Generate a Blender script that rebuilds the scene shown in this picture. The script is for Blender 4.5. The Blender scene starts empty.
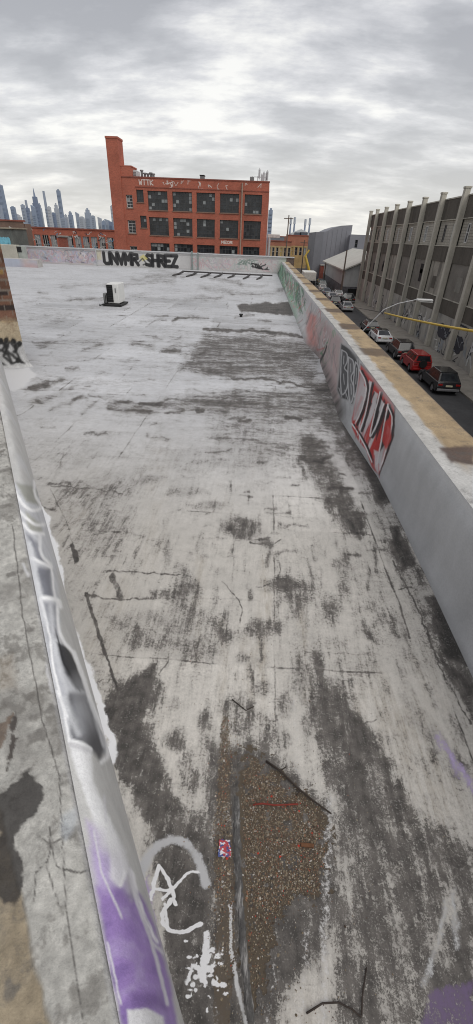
import bpy, bmesh, math, random
import numpy as np
from mathutils import Vector, Matrix
random.seed(7); rng = np.random.default_rng(7)
C = bpy.data.collections.new('place'); bpy.context.scene.collection.children.link(C)
R_ = math.radians

# ------------------------------------------------------------------ camera survey (photo pixel <-> place)
CX, CY, F, H = 236.5, 512.0, 430.0, 2.35
def _axes(vp=(268, 237), nad=(209, 1180)):
    d = np.array([(vp[0]-CX)/F, (vp[1]-CY)/F, 1.]); d /= np.linalg.norm(d)
    n = np.array([(nad[0]-CX)/F, (nad[1]-CY)/F, 1.]); n -= d*(n@d); n /= np.linalg.norm(n)
    up = -n; x = np.cross(d, up)
    if x[0] < 0: x = -x
    return np.array([x, d, up])
RM = _axes()
def ray(px, py): return RM @ np.array([(px-CX)/F, (py-CY)/F, 1.])
def onz(px, py, z=0.):
    r = ray(px, py); p = r*((z-H)/r[2]); p[2] += H; return p
def onx(px, py, x):
    r = ray(px, py); p = r*(x/r[0]); p[2] += H; return p
def ony(px, py, y):
    r = ray(px, py); p = r*(y/r[1]); p[2] += H; return p
def pix(V):
    v = (np.asarray(V, float)-np.array([0, 0, H])) @ RM
    z = np.where(v[:, 2] < .02, .02, v[:, 2])
    return np.stack([CX+F*v[:, 0]/z, CY+F*v[:, 1]/z], 1)

# ------------------------------------------------------------------ object helpers
LOC = {}
def tag(o, label=None, cat=None, group=None, kind=None):
    if label: o['label'] = label
    if cat: o['category'] = cat
    if group: o['group'] = group
    if kind: o['kind'] = kind
    return o
def empty(name, loc, label, cat, group=None, rz=0.):
    o = bpy.data.objects.new(name, None); C.objects.link(o); o.empty_display_size = .2
    o.location = loc; o.rotation_euler.z = rz
    LOC[o.name] = Vector(loc)
    return tag(o, label, cat, group)

class MB:
    def __init__(s): s.v = []; s.f = []; s.m = []
    def add(s, vs, fs, m=0):
        b = len(s.v); s.v += [tuple(map(float, v)) for v in vs]
        s.f += [tuple(i+b for i in f) for f in fs]; s.m += [m]*len(fs); return s
    def box(s, a, b, m=0):
        x0, y0, z0 = [min(p, q) for p, q in zip(a, b)]; x1, y1, z1 = [max(p, q) for p, q in zip(a, b)]
        vs = [(x0,y0,z0),(x1,y0,z0),(x1,y1,z0),(x0,y1,z0),(x0,y0,z1),(x1,y0,z1),(x1,y1,z1),(x0,y1,z1)]
        return s.add(vs, [(3,2,1,0),(4,5,6,7),(0,1,5,4),(1,2,6,5),(2,3,7,6),(3,0,4,7)], m)
    def bbox(s, a, b, r=.02, m=0):
        """box with chamfered edges"""
        bm = bmesh.new(); bmesh.ops.create_cube(bm, size=1)
        ca = [(p+q)/2 for p, q in zip(a, b)]; sz = [abs(q-p) for p, q in zip(a, b)]
        for v in bm.verts: v.co = Vector([ca[i]+v.co[i]*sz[i] for i in range(3)])
        bmesh.ops.bevel(bm, geom=bm.edges[:], offset=r, segments=2, affect='EDGES', profile=.5)
        bm.verts.index_update()
        s.add([v.co for v in bm.verts], [[v.index for v in f.verts] for f in bm.faces], m); bm.free(); return s
    def tube(s, pts, r, n=8, m=0, r2=None):
        pts = [Vector(p) for p in pts]; rings = []; K = len(pts)
        for i, p in enumerate(pts):
            d = (pts[min(i+1, K-1)]-pts[max(i-1, 0)]).normalized()
            a = d.cross(Vector((0, 0, 1)) if abs(d.z) < .9 else Vector((1, 0, 0))).normalized(); b = d.cross(a)
            rr = r if r2 is None else r+(r2-r)*i/max(1, K-1)
            rings.append([p+a*rr*math.cos(2*math.pi*k/n)+b*rr*math.sin(2*math.pi*k/n) for k in range(n)])
        vs = [v for q in rings for v in q]; fs = []
        for i in range(K-1):
            for k in range(n): fs.append((i*n+k, i*n+(k+1) % n, (i+1)*n+(k+1) % n, (i+1)*n+k))
        fs.append(tuple(range(n))[::-1]); fs.append(tuple((K-1)*n+k for k in range(n)))
        return s.add(vs, fs, m)
    def quad(s, a, b, c, d, m=0): return s.add([a, b, c, d], [(0, 1, 2, 3)], m)
    def prism(s, poly, axis, lo, hi, m=0):
        """poly of 2D points pushed along an axis"""
        def mk(p, t): return {'x': (t, p[0], p[1]), 'y': (p[0], t, p[1]), 'z': (p[0], p[1], t)}[axis]
        n = len(poly); vs = [mk(p, lo) for p in poly]+[mk(p, hi) for p in poly]
        fs = [tuple(range(n)), tuple(range(2*n-1, n-1, -1))]+[(i, (i+1) % n, n+(i+1) % n, n+i) for i in range(n)]
        return s.add(vs, fs, m)
    def build(s, name, mats, parent=None, smooth=False, world=True):
        me = bpy.data.meshes.new(name)
        off = Vector((0, 0, 0))
        if parent is not None and world: off = LOC.get(parent.name, Vector((0, 0, 0)))
        me.from_pydata([(v[0]-off.x, v[1]-off.y, v[2]-off.z) for v in s.v], [], s.f)
        for m in (mats if isinstance(mats, (list, tuple)) else [mats]): me.materials.append(m)
        me.polygons.foreach_set('material_index', s.m)
        bm = bmesh.new(); bm.from_mesh(me); bmesh.ops.recalc_face_normals(bm, faces=bm.faces[:]); bm.to_mesh(me); bm.free()
        if smooth: me.polygons.foreach_set('use_smooth', [True]*len(me.polygons))
        o = bpy.data.objects.new(name, me); C.objects.link(o)
        if parent is not None: o.parent = parent; LOC[o.name] = off
        return o

def grid_obj(name, P, mat, parent=None, attrs=None, smooth=True, flip=False):
    """P: (rows, cols, 3) array of points; attrs: name -> (rows*cols, 4) colours"""
    r, c, _ = P.shape; off = np.array(LOC.get(parent.name, (0, 0, 0))) if parent is not None else np.zeros(3)
    V = P.reshape(-1, 3)-off
    i = np.arange((r-1)*(c-1)); a = (i//(c-1))*c+i % (c-1)
    Fq = np.stack([a, a+1, a+c+1, a+c], 1)
    if flip: Fq = Fq[:, ::-1]
    me = bpy.data.meshes.new(name)
    me.vertices.add(len(V)); me.vertices.foreach_set('co', V.astype(np.float32).ravel())
    me.loops.add(Fq.size); me.loops.foreach_set('vertex_index', Fq.astype(np.int32).ravel())
    me.polygons.add(len(Fq)); me.polygons.foreach_set('loop_start', np.arange(0, Fq.size, 4, dtype=np.int32))
    me.update(calc_edges=True); me.validate()
    if smooth: me.polygons.foreach_set('use_smooth', np.ones(len(Fq), dtype=bool))
    for k, col in (attrs or {}).items():
        at = me.attributes.new(k, 'FLOAT_COLOR', 'POINT'); at.data.foreach_set('color', col.astype(np.float32).ravel())
    me.materials.append(mat)
    o = bpy.data.objects.new(name, me); C.objects.link(o)
    if parent is not None: o.parent = parent; LOC[o.name] = Vector(off)
    return o

# ------------------------------------------------------------------ paint helpers (evaluated on mesh points)
def vnoise(P, s, seed=0):
    q = P/s; i = np.floor(q).astype(np.int64); f = q-i; f = f*f*(3-2*f)
    def h(a, b):
        n = (a*374761393+b*668265263+seed*1274126177) & 0x7fffffff
        n = ((n ^ (n >> 13))*1103515245+12345) & 0x7fffffff
        return ((n ^ (n >> 16)) & 0xffff)/65535.
    x, y = i[:, 0], i[:, 1]
    return (h(x,y)*(1-f[:,0])+h(x+1,y)*f[:,0])*(1-f[:,1])+(h(x,y+1)*(1-f[:,0])+h(x+1,y+1)*f[:,0])*f[:,1]
def fbm(P, s, seed=0, o=4):
    r = 0; a = .5
    for k in range(o): r = r+a*(vnoise(P, s/2**k, seed+k)-.5); a *= .5
    return r
def sst(a, b, x):
    t = np.clip((x-a)/(b-a+1e-9), 0, 1); return t*t*(3-2*t)
def seg_d(P, pts):
    d = np.full(len(P), 1e9)
    for (a, b) in zip(pts[:-1], pts[1:]):
        a = np.array(a, float); b = np.array(b, float); e = b-a
        t = np.clip(((P-a)@e)/(e@e+1e-9), 0, 1); d = np.minimum(d, np.hypot(*(P-a-t[:, None]*e).T))
    return d
def sm(pts, n=6):
    P = [np.array(p, float) for p in pts]
    if len(P) < 3: return pts
    P = [2*P[0]-P[1]]+P+[2*P[-1]-P[-2]]; out = []
    for i in range(1, len(P)-2):
        for k in range(n):
            t = k/n; a, b, c, d = P[i-1:i+3]
            out.append(tuple(.5*(2*b+(c-a)*t+(2*a-5*b+4*c-d)*t*t+(3*b-a-3*c+d)*t**3)))
    return out+[tuple(P[-2])]
class Paint:
    def __init__(s, P, jit=0., js=12., seed=1):
        s.P = P.copy(); s.n = len(P)
        if jit:
            s.P[:, 0] += fbm(P, js, seed)*2*jit; s.P[:, 1] += fbm(P, js, seed+50)*2*jit
    def _sel(s, pts, m):
        q = np.array(pts, float); P = s.P
        return np.nonzero((P[:,0] > q[:,0].min()-m) & (P[:,0] < q[:,0].max()+m) & (P[:,1] > q[:,1].min()-m) & (P[:,1] < q[:,1].max()+m))[0]
    def poly(s, pts, soft=2.):
        i = s._sel(pts, soft*1.5); out = np.zeros(s.n)
        if not len(i): return out
        P = s.P[i]; ins = np.zeros(len(P), bool); q = [np.array(p, float) for p in pts]
        for a, b in zip(q, q[1:]+q[:1]):
            c = (a[1] > P[:,1]) != (b[1] > P[:,1])
            with np.errstate(all='ignore'): xx = (b[0]-a[0])*(P[:,1]-a[1])/(b[1]-a[1]+1e-12)+a[0]
            ins ^= c & (P[:,0] < xx)
        d = seg_d(P, q+q[:1]); out[i] = sst(-soft, soft, np.where(ins, d, -d)); return out
    def line(s, pts, w, soft=1.):
        i = s._sel(pts, w+soft*2); out = np.zeros(s.n)
        if len(i): out[i] = 1-sst(w/2-soft, w/2+soft, seg_d(s.P[i], pts))
        return out
    def ell(s, c, r, soft=.4, rot=0.):
        d = s.P-np.array(c); ca, sa = math.cos(rot), math.sin(rot)
        u = (d[:,0]*ca+d[:,1]*sa)/r[0]; v = (-d[:,0]*sa+d[:,1]*ca)/r[1]
        return 1-sst(1-soft, 1+soft, np.hypot(u, v))
def lay(col, c, m, a=1.):
    m = (m*a)[:, None]; col[:, :3] = col[:, :3]*(1-m)+np.array(c)[None, :]*m
def rag(m, q, s, amp=1.7, seed=5):
    return sst(.36, .62, np.where(m > .002, m+amp*fbm(q, s, seed, 5)+.8*fbm(q, s/5, seed+9, 3), 0))
# block letters as strokes in a unit box
GLY = {'U': [[(0,1),(0,.15),(.2,0),(.7,0),(.9,.2),(.9,1)]], 'N': [[(0,0),(0,1),(.9,0),(.9,1)]], 'V': [[(0,1),(.45,0),(.9,1)]],
 'M': [[(0,0),(.05,1),(.45,.4),(.85,1),(.9,0)]], 'R': [[(0,0),(0,1),(.8,.9),(.8,.6),(0,.5)],[(.3,.5),(.9,0)]], 'S': [[(.9,.9),(.3,1),(0,.75),(.85,.35),(.7,.02),(0,.08)]],
 'W': [[(0,1),(.2,0),(.45,.65),(.7,0),(.9,1)]], 'H': [[(0,0),(0,1)],[(0,.5),(.9,.5)],[(.9,0),(.9,1)]], 'E': [[(.9,1),(0,1),(0,0),(.9,0)],[(0,.5),(.7,.5)]],
 'F': [[(.9,1),(0,1),(0,0)],[(0,.5),(.7,.5)]], 'Z': [[(0,1),(.9,1),(0,0),(.9,0)]], 'T': [[(0,1),(.9,1)],[(.45,1),(.45,0)]], 'K': [[(0,0),(0,1)],[(.9,1),(0,.45),(.9,0)]],
 'O': [[(.1,.1),(0,.5),(.1,.9),(.45,1),(.8,.9),(.9,.5),(.8,.1),(.45,0),(.1,.1)]], 'B': [[(0,0),(0,1),(.7,.9),(.7,.6),(0,.5),(.85,.4),(.85,.08),(0,0)]],
 'P': [[(0,0),(0,1),(.8,.92),(.8,.55),(0,.45)]], 'A': [[(0,0),(.45,1),(.9,0)],[(.2,.4),(.7,.4)]]}

# ------------------------------------------------------------------ materials
def nmat(name):
    m = bpy.data.materials.new(name); m.use_nodes = True; nt = m.node_tree; b = nt.nodes['Principled BSDF']; return m, nt, b
def N(nt, t, **k):
    n = nt.nodes.new(t)
    for a, v in k.items():
        if a in n.inputs.keys() if hasattr(n.inputs, 'keys') else False: n.inputs[a].default_value = v
        else: setattr(n, a, v)
    return n
def noise(nt, scale, detail=6, rough=.6, vec=None, stretch=None):
    n = nt.nodes.new('ShaderNodeTexNoise'); n.inputs['Scale'].default_value = scale; n.inputs['Detail'].default_value = detail; n.inputs['Roughness'].default_value = rough
    if vec is None:
        g = nt.nodes.new('ShaderNodeNewGeometry'); vec = g.outputs['Position']
    if stretch:
        mp = nt.nodes.new('ShaderNodeMapping'); mp.inputs['Scale'].default_value = stretch; nt.links.new(vec, mp.inputs['Vector']); vec = mp.outputs['Vector']
    nt.links.new(vec, n.inputs['Vector']); return n.outputs['Fac']
def mth(nt, op, a, b=None, c=None, clamp=False):
    n = nt.nodes.new('ShaderNodeMath'); n.operation = op; n.use_clamp = clamp
    for i, v in enumerate((a, b, c)):
        if v is None: continue
        if isinstance(v, (int, float)): n.inputs[i].default_value = v
        else: nt.links.new(v, n.inputs[i])
    return n.outputs[0]
def mixc(nt, f, a, b, mode='MIX'):
    n = nt.nodes.new('ShaderNodeMix'); n.data_type = 'RGBA'; n.blend_type = mode
    for s, v in ((n.inputs['Factor'], f), (n.inputs['A'], a), (n.inputs['B'], b)):
        pass
    ins = [n.inputs[0], n.inputs[6], n.inputs[7]]
    for s, v in zip(ins, (f, a, b)):
        if isinstance(v, (int, float)): s.default_value = v
        elif isinstance(v, (tuple, list)): s.default_value = (*v[:3], 1)
        else: nt.links.new(v, s)
    return n.outputs[2]
def mrange(nt, v, a, b, lo=0., hi=1., smooth=True):
    n = nt.nodes.new('ShaderNodeMapRange'); n.interpolation_type = 'SMOOTHSTEP' if smooth else 'LINEAR'
    nt.links.new(v, n.inputs[0])
    for i, x in zip((1, 2, 3, 4), (a, b, lo, hi)): n.inputs[i].default_value = x
    return n.outputs[0]
def bump(nt, b, h, strength=.4, dist=.01):
    n = nt.nodes.new('ShaderNodeBump'); n.inputs['Strength'].default_value = strength; n.inputs['Distance'].default_value = dist
    nt.links.new(h, n.inputs['Height']); nt.links.new(n.outputs[0], b.inputs['Normal'])
MC = {}
def plain(name, col, rough=.7, metal=0., vary=.25, scale=3., bmp=0., spec=.3, dirt=None):
    """weathered surface: base colour broken up by two sizes of noise, optionally streaked with dirt"""
    if name in MC: return MC[name]
    m, nt, b = nmat(name)
    g = nt.nodes.new('ShaderNodeTexCoord').outputs['Object'] if False else None
    n1 = noise(nt, scale, 5, .6); n2 = noise(nt, scale*9, 4, .65)
    k = mth(nt, 'ADD', mth(nt, 'MULTIPLY', n1, .6), mth(nt, 'MULTIPLY', n2, .4))
    f = mrange(nt, k, .3, .7, 1-vary, 1+vary, False)
    c = mixc(nt, 1., col, f, 'MULTIPLY')
    if dirt:
        s = noise(nt, dirt[1], 6, .65, stretch=dirt[2]); c = mixc(nt, mrange(nt, s, .48, .68, 0, dirt[3]), c, dirt[0])
    nt.links.new(c, b.inputs['Base Color'])
    b.inputs['Roughness'].default_value = rough; b.inputs['Metallic'].default_value = metal; b.inputs['Specular IOR Level'].default_value = spec
    if bmp: bump(nt, b, k, bmp, .02)
    MC[name] = m; return m
def painted(name, rough=.75, fine=60., vary=.3, bmp=.3, big=2.5, dirt=.0, metal=0.):
    """surface coloured by its painted 'paint' attribute, weathered by noise"""
    m, nt, b = nmat(name)
    at = nt.nodes.new('ShaderNodeAttribute'); at.attribute_name = 'paint'
    n1 = noise(nt, big, 6, .65); n2 = noise(nt, fine, 5, .7)
    k = mth(nt, 'ADD', mth(nt, 'MULTIPLY', n1, .5), mth(nt, 'MULTIPLY', n2, .5))
    c = mixc(nt, 1., at.outputs['Color'], mrange(nt, k, .32, .68, 1-vary, 1+vary, False), 'MULTIPLY')
    if dirt:
        s = mth(nt, 'ADD', mth(nt, 'MULTIPLY', noise(nt, 7, 8, .7), .6), mth(nt, 'MULTIPLY', noise(nt, 90, 4, .7), .4))
        c = mixc(nt, mrange(nt, s, .5, .62, 0, dirt), c, (.1, .095, .09))
    nt.links.new(c, b.inputs['Base Color']); b.inputs['Roughness'].default_value = rough; b.inputs['Metallic'].default_value = metal
    b.inputs['Specular IOR Level'].default_value = .3
    bump(nt, b, k, bmp, .008); return m
def glassy(name, col=(.012, .014, .017), rough=.12):
    if name in MC: return MC[name]
    m, nt, b = nmat(name); n1 = noise(nt, .9, 3, .6)
    nt.links.new(mixc(nt, mrange(nt, n1, .35, .65, 0, 1), col, tuple(min(1, c*2.2+.01) for c in col)), b.inputs['Base Color'])
    b.inputs['Roughness'].default_value = rough; b.inputs['Specular IOR Level'].default_value = .5; MC[name] = m; return m
def carpaint(name, col, rough=.25):
    if name in MC: return MC[name]
    m, nt, b = nmat(name); n1 = noise(nt, 4, 4, .6)
    nt.links.new(mixc(nt, 1., col, mrange(nt, n1, .3, .7, .85, 1.15, False), 'MULTIPLY'), b.inputs['Base Color'])
    b.inputs['Roughness'].default_value = rough; b.inputs['Coat Weight'].default_value = .5; b.inputs['Coat Roughness'].default_value = .08; MC[name] = m; return m
def brickmat(name, c1, c2, mortar, scale=1., axis='x', off=.5):
    if name in MC: return MC[name]
    m, nt, b = nmat(name); g = nt.nodes.new('ShaderNodeNewGeometry'); s = nt.nodes.new('ShaderNodeSeparateXYZ'); nt.links.new(g.outputs['Position'], s.inputs[0])
    cb = nt.nodes.new('ShaderNodeCombineXYZ')
    u = mth(nt, 'ADD', s.outputs[0], s.outputs[1])
    nt.links.new(u, cb.inputs[0]); nt.links.new(s.outputs[2], cb.inputs[1])
    br = nt.nodes.new('ShaderNodeTexBrick'); br.inputs['Scale'].default_value = scale
    br.inputs['Brick Width'].default_value = .21; br.inputs['Row Height'].default_value = .07; br.inputs['Mortar Size'].default_value = .008
    br.inputs['Color1'].default_value = (*c1, 1); br.inputs['Color2'].default_value = (*c2, 1); br.inputs['Mortar'].default_value = (*mortar, 1)
    nt.links.new(cb.outputs[0], br.inputs['Vector'])
    n1 = noise(nt, .5, 7, .65); n2 = noise(nt, 12, 4, .6)
    k = mth(nt, 'ADD', mth(nt, 'MULTIPLY', n1, .6), mth(nt, 'MULTIPLY', n2, .4))
    c = mixc(nt, 1., br.outputs['Color'], mrange(nt, k, .3, .7, .7, 1.3, False), 'MULTIPLY')
    nt.links.new(c, b.inputs['Base Color']); b.inputs['Roughness'].default_value = .85; bump(nt, b, k, .3, .02); MC[name] = m; return m

# ------------------------------------------------------------------ roof deck
def roof_material():
    m, nt, b = nmat('weathered_roof_coating')
    ak = nt.nodes.new('ShaderNodeAttribute'); ak.attribute_name = 'wear'
    ac = nt.nodes.new('ShaderNodeAttribute'); ac.attribute_name = 'paint'
    sp = nt.nodes.new('ShaderNodeSeparateColor'); nt.links.new(ak.outputs['Color'], sp.inputs[0])
    dirt, tan, lite = sp.outputs[0], sp.outputs[1], sp.outputs[2]
    nA = noise(nt, 2.2, 10, .68); nB = noise(nt, 60, 8, .82); nS1 = noise(nt, 1., 10, .72, stretch=(22, 2.4, 1)); nS2 = noise(nt, 1., 9, .7, stretch=(1.1, 4.5, 1))
    gq = nt.nodes.new('ShaderNodeNewGeometry'); sq = nt.nodes.new('ShaderNodeSeparateXYZ'); nt.links.new(gq.outputs['Position'], sq.inputs[0]); fq = mrange(nt, sq.outputs[1], 2.5, 7.5)
    nS = mth(nt, 'ADD', mth(nt, 'MULTIPLY', nS2, fq), mth(nt, 'MULTIPLY', nS1, mth(nt, 'SUBTRACT', 1., fq)))
    nC = noise(nt, 9, 9, .74); nD = noise(nt, 170, 4, .7); nM = noise(nt, 1., 8, .72, stretch=(3.2, 1.5, 1)); nK = noise(nt, 15, 7, .78)
    n = mth(nt, 'ADD', mth(nt, 'ADD', mth(nt, 'MULTIPLY', nA, .14), mth(nt, 'ADD', mth(nt, 'MULTIPLY', nB, .27), mth(nt, 'MULTIPLY', nD, .15))), mth(nt, 'ADD', mth(nt, 'MULTIPLY', nS, .25), mth(nt, 'MULTIPLY', nC, .21)))
    v = mth(nt, 'ADD', dirt, mth(nt, 'MULTIPLY', mth(nt, 'SUBTRACT', n, .5), 9.5))
    dm = mrange(nt, v, .52, .88)
    dm2 = mrange(nt, v, -.05, .75)           # soft grey halo round the dark worn spots
    base = mixc(nt, 1., ac.outputs['Color'], mrange(nt, mth(nt, 'ADD', mth(nt, 'MULTIPLY', nA, .4), mth(nt, 'MULTIPLY', nK, .6)), .3, .7, .78, 1.2, False), 'MULTIPLY')
    base = mixc(nt, 1., base, mrange(nt, nD, .3, .7, .78, 1.22, False), 'MULTIPLY')
    base = mixc(nt, mth(nt, 'MULTIPLY', tan, mrange(nt, nS, .4, .62), clamp=True), base, (.36, .315, .25))
    mid = mth(nt, 'ADD', mth(nt, 'MULTIPLY', nM, .5), mth(nt, 'MULTIPLY', nK, .5))
    base = mixc(nt, mth(nt, 'MULTIPLY', mrange(nt, mth(nt, 'ADD', mid, mth(nt, 'MULTIPLY', dirt, .12)), .5, .66), .55), base, (.25, .24, .225))
    base = mixc(nt, mth(nt, 'MULTIPLY', dm2, .42), base, (.185, .172, .158))
    dark = mixc(nt, mrange(nt, nK, .34, .66), (.037, .033, .0305), (.135, .122, .112))
    dark = mixc(nt, mrange(nt, v, 1.05, 1.9), dark, (.02, .0185, .0175))
    col = mixc(nt, mth(nt, 'MULTIPLY', dm, .93), base, dark)
    col = mixc(nt, mth(nt, 'MULTIPLY', mrange(nt, mth(nt, 'ADD', mth(nt, 'MULTIPLY', noise(nt, 120, 3, .6), .6), mth(nt, 'MULTIPLY', nC, .4)), .56, .64), .4), col, (.46, .44, .41))
    wl = mth(nt, 'ADD', lite, mth(nt, 'MULTIPLY', mth(nt, 'SUBTRACT', nB, .5), 1.8))
    col = mixc(nt, mth(nt, 'MULTIPLY', mrange(nt, wl, .45, .8), mrange(nt, lite, .02, .2)), col, (.56, .55, .54))
    ap = nt.nodes.new('ShaderNodeAttribute'); ap.attribute_name = 'spray'
    fa = mth(nt, 'ADD', ap.outputs['Alpha'], mth(nt, 'MULTIPLY', mth(nt, 'SUBTRACT', n, .5), 3.4))
    col = mixc(nt, mth(nt, 'MULTIPLY', mrange(nt, fa, .3, .7), mrange(nt, ap.outputs['Alpha'], .03, .3)), col, ap.outputs['Color'])
    nt.links.new(col, b.inputs['Base Color']); b.inputs['Roughness'].default_value = .7; b.inputs['Specular IOR Level'].default_value = .3
    hgt = mth(nt, 'SUBTRACT', n, mth(nt, 'MULTIPLY', dm, .12))
    bump(nt, b, hgt, .55, .012); return m

XR = 1.52
def xl(y): return -.61*y+.05
pys = np.arange(261.5, 1062, .95)
ys = np.array([onz(240, p)[1] for p in pys])[::-1]
ys = np.concatenate([np.linspace(-2.3, ys[0]-.03, 14), ys, [38.6, 39.2]]); ys = np.unique(ys.round(5)); ys = ys[ys < 39.3]
NCOL = 470
sC = np.linspace(0, 1, NCOL)
Y = np.repeat(ys[:, None], NCOL, 1); XL = np.array([xl(y)-.02 for y in ys])[:, None]
X = XL+(XR+.02-XL)*sC[None, :]
V = np.stack([X, Y, np.zeros_like(X)], 2)
flat = V.reshape(-1, 3)
px = pix(flat); px[flat[:, 1] < .1] = (-999, 3000)
g = Paint(px, jit=5, js=14, seed=3)          # ragged
gs = Paint(px, jit=2.4, js=7, seed=9)        # crisper
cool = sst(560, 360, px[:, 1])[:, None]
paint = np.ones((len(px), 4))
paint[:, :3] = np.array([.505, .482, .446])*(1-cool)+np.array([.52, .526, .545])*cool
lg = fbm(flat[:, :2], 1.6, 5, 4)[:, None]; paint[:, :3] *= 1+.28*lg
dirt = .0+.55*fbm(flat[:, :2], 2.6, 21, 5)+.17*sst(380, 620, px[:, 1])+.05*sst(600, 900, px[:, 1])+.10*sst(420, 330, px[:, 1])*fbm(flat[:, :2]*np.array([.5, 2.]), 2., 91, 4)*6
tan = np.zeros(len(px)); lite = np.zeros(len(px))
def D(m, a):
    global dirt
    dirt = dirt+m*a
def DS(m, v):                                  # set at least
    global dirt
    dirt = np.maximum(dirt, m*(v*1.3-.03))
P_, L_, E_ = g.poly, g.line, g.ell
# far field
DS(gs.poly([(236,304),(291,303),(294,316),(241,312)], 1.5), .95)
DS(P_([(203,332),(262,334),(312,340),(322,362),(312,382),(262,378),(228,380),(178,372)], 7), .6)
DS(P_([(228,340),(300,343),(306,372),(236,378)], 8), .58)
DS(gs.line([(204,329),(255,331),(303,336)], 3, 1.4), .85)
DS(gs.line([(232,379),(262,378),(312,388)], 2.5, 1.2), .8)
DS(P_([(112,408),(160,400),(235,388),(320,392),(338,420),(300,424),(240,416),(198,412),(140,414)], 7), .55)
DS(P_([(180,404),(240,396),(262,408),(230,416)], 6), .62)
DS(P_([(205,420),(330,398),(350,450),(300,470),(215,460)], 18), .36)
DS(P_([(296,372),(334,384),(350,425),(372,468),(356,474),(322,424)], 8), .62)
DS(P_([(310,384),(330,376),(346,420),(330,416)], 5), .75)
DS(E_((240,528),(19,10), .5), .66); DS(E_((262,540),(9,5), .5), .5)
DS(L_([(308,442),(330,486),(352,520)], 26, 11), .72)
DS(E_((300,358),(14,6)), .6)
for a, b, w, s in [((108,286),(175,281),4,.45),((60,287),(110,283),3,.3),((70,297),(240,301),4,.3),((130,279),(176,276),3,.45),((150,270),(240,283),3,.35),
                   ((176,320),(208,319),2.5,.8),((172,322),(178,318),2.5,.7),((132,344),(152,348),5,.6),((168,350),(182,354),6,.65),((144,336),(160,339),3,.5),
                   ((80,352),(100,346),3,.45),((30,320),(80,318),3,.3),((120,362),(138,363),4,.5),((96,370),(180,366),4,.28),((40,345),(110,340),5,.3),
                   ((200,355),(205,352),3,.5),((172,346),(196,345),3,.5),((20,300),(100,298),4,.25),((200,290),(280,293),4,.4),((210,282),(268,285),3,.35),
                   ((26,392),(62,380),4,.55),((34,402),(72,388),5,.5),((50,410),(82,398),3,.5),((28,388),(48,384),3,.6),((60,380),(112,372),3,.4),((82,414),(98,402),3,.5),
                   ((110,405),(128,400),6,.6),((115,412),(150,410),4,.5)]:
    D(L_([a, b], w, w*.7), s)
rr_ = random.Random(5)
for k in range(150):
    y_ = rr_.uniform(290, 560)**1; x_ = rr_.uniform(20, 400); l_ = rr_.uniform(4, 26); sl_ = rr_.uniform(-.18, .12); 
    D(L_([(x_, y_), (x_+l_, y_+l_*sl_)], rr_.uniform(1., 3.4), 1.6), rr_.uniform(.25, .75))
for k in range(90):
    y_ = rr_.uniform(440, 720); x_ = rr_.uniform(60, 460); l_ = rr_.uniform(5, 30); a_ = math.atan2(y_-237, x_-268)+rr_.uniform(-.25,.25)
    D(L_([(x_, y_), (x_+l_*math.cos(a_), y_+l_*math.sin(a_))], rr_.uniform(1.2, 5), 2.2), rr_.uniform(.2, .6))
for k in range(9):     # hairline cracks
    x_, y_ = rr_.uniform(90, 440), rr_.uniform(480, 1000); pts = [(x_, y_)]; a_ = rr_.uniform(0, 6.28)
    for j in range(rr_.randint(3, 7)): a_ += rr_.uniform(-.7,.7); pts.append((pts[-1][0]+8*math.cos(a_), pts[-1][1]+8*math.sin(a_)))
    DS(gs.line(pts, 1.1, .7), .75)
# edge of a torn sheet, laps of the membrane
for pts, w, s in [([(50,486),(84,488),(122,493)],1.8,.65),([(122,493),(128,484)],1.6,.5),([(107,571),(150,573),(190,577)],1.5,.75),([(190,577),(187,597)],2.2,.6),([(85,596),(120,599),(152,598),(187,600)],1.6,.75),
                  ([(112,576),(121,598)],6,.6),([(86,594),(95,620),(105,653)],3.6,.8),([(105,653),(118,690),(135,738),(152,800)],2.4,.9),([(160,604),(210,598),(260,600)],1.6,.4),
                  ([(72,545),(77,560)],5,.85),([(50,490),(66,520),(76,556)],1.6,.5),
                  ([(238,408),(236,440),(234,500),(232,620)],1.3,.3),([(330,452),(322,500),(346,540)],1.4,.3),([(128,410),(126,486)],1.3,.25),
                  ([(392,560),(418,610),(440,668),(470,725)],2.,.75),([(404,548),(430,600),(473,660)],2.,.5),([(300,652),(380,654)],1.3,.35),([(60,540),(230,538)],1.2,.25)]:
    DS(gs.line(pts, w, .9), s)
# wall foot grime on the right
DS(P_([(334,408),(352,418),(385,475),(424,548),(476,640),(476,700),(440,668),(402,590),(372,520),(350,470)], 10), .40)
for pts, v in [([(352,440),(372,446),(392,502),(378,508)],.95),([(388,530),(398,528),(414,566),(402,570)],.95),([(424,596),(442,602),(474,652),(474,676),(440,650)],.9),([(440,655),(474,690),(474,722),(446,684)],.55),([(336,412),(350,424),(366,452),(352,452)],.8)]:
    DS(P_(pts, 7), v+.3)
DS(gs.line([(366,446),(396,500),(436,572),(474,646)], 5, 3), .9)
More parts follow.
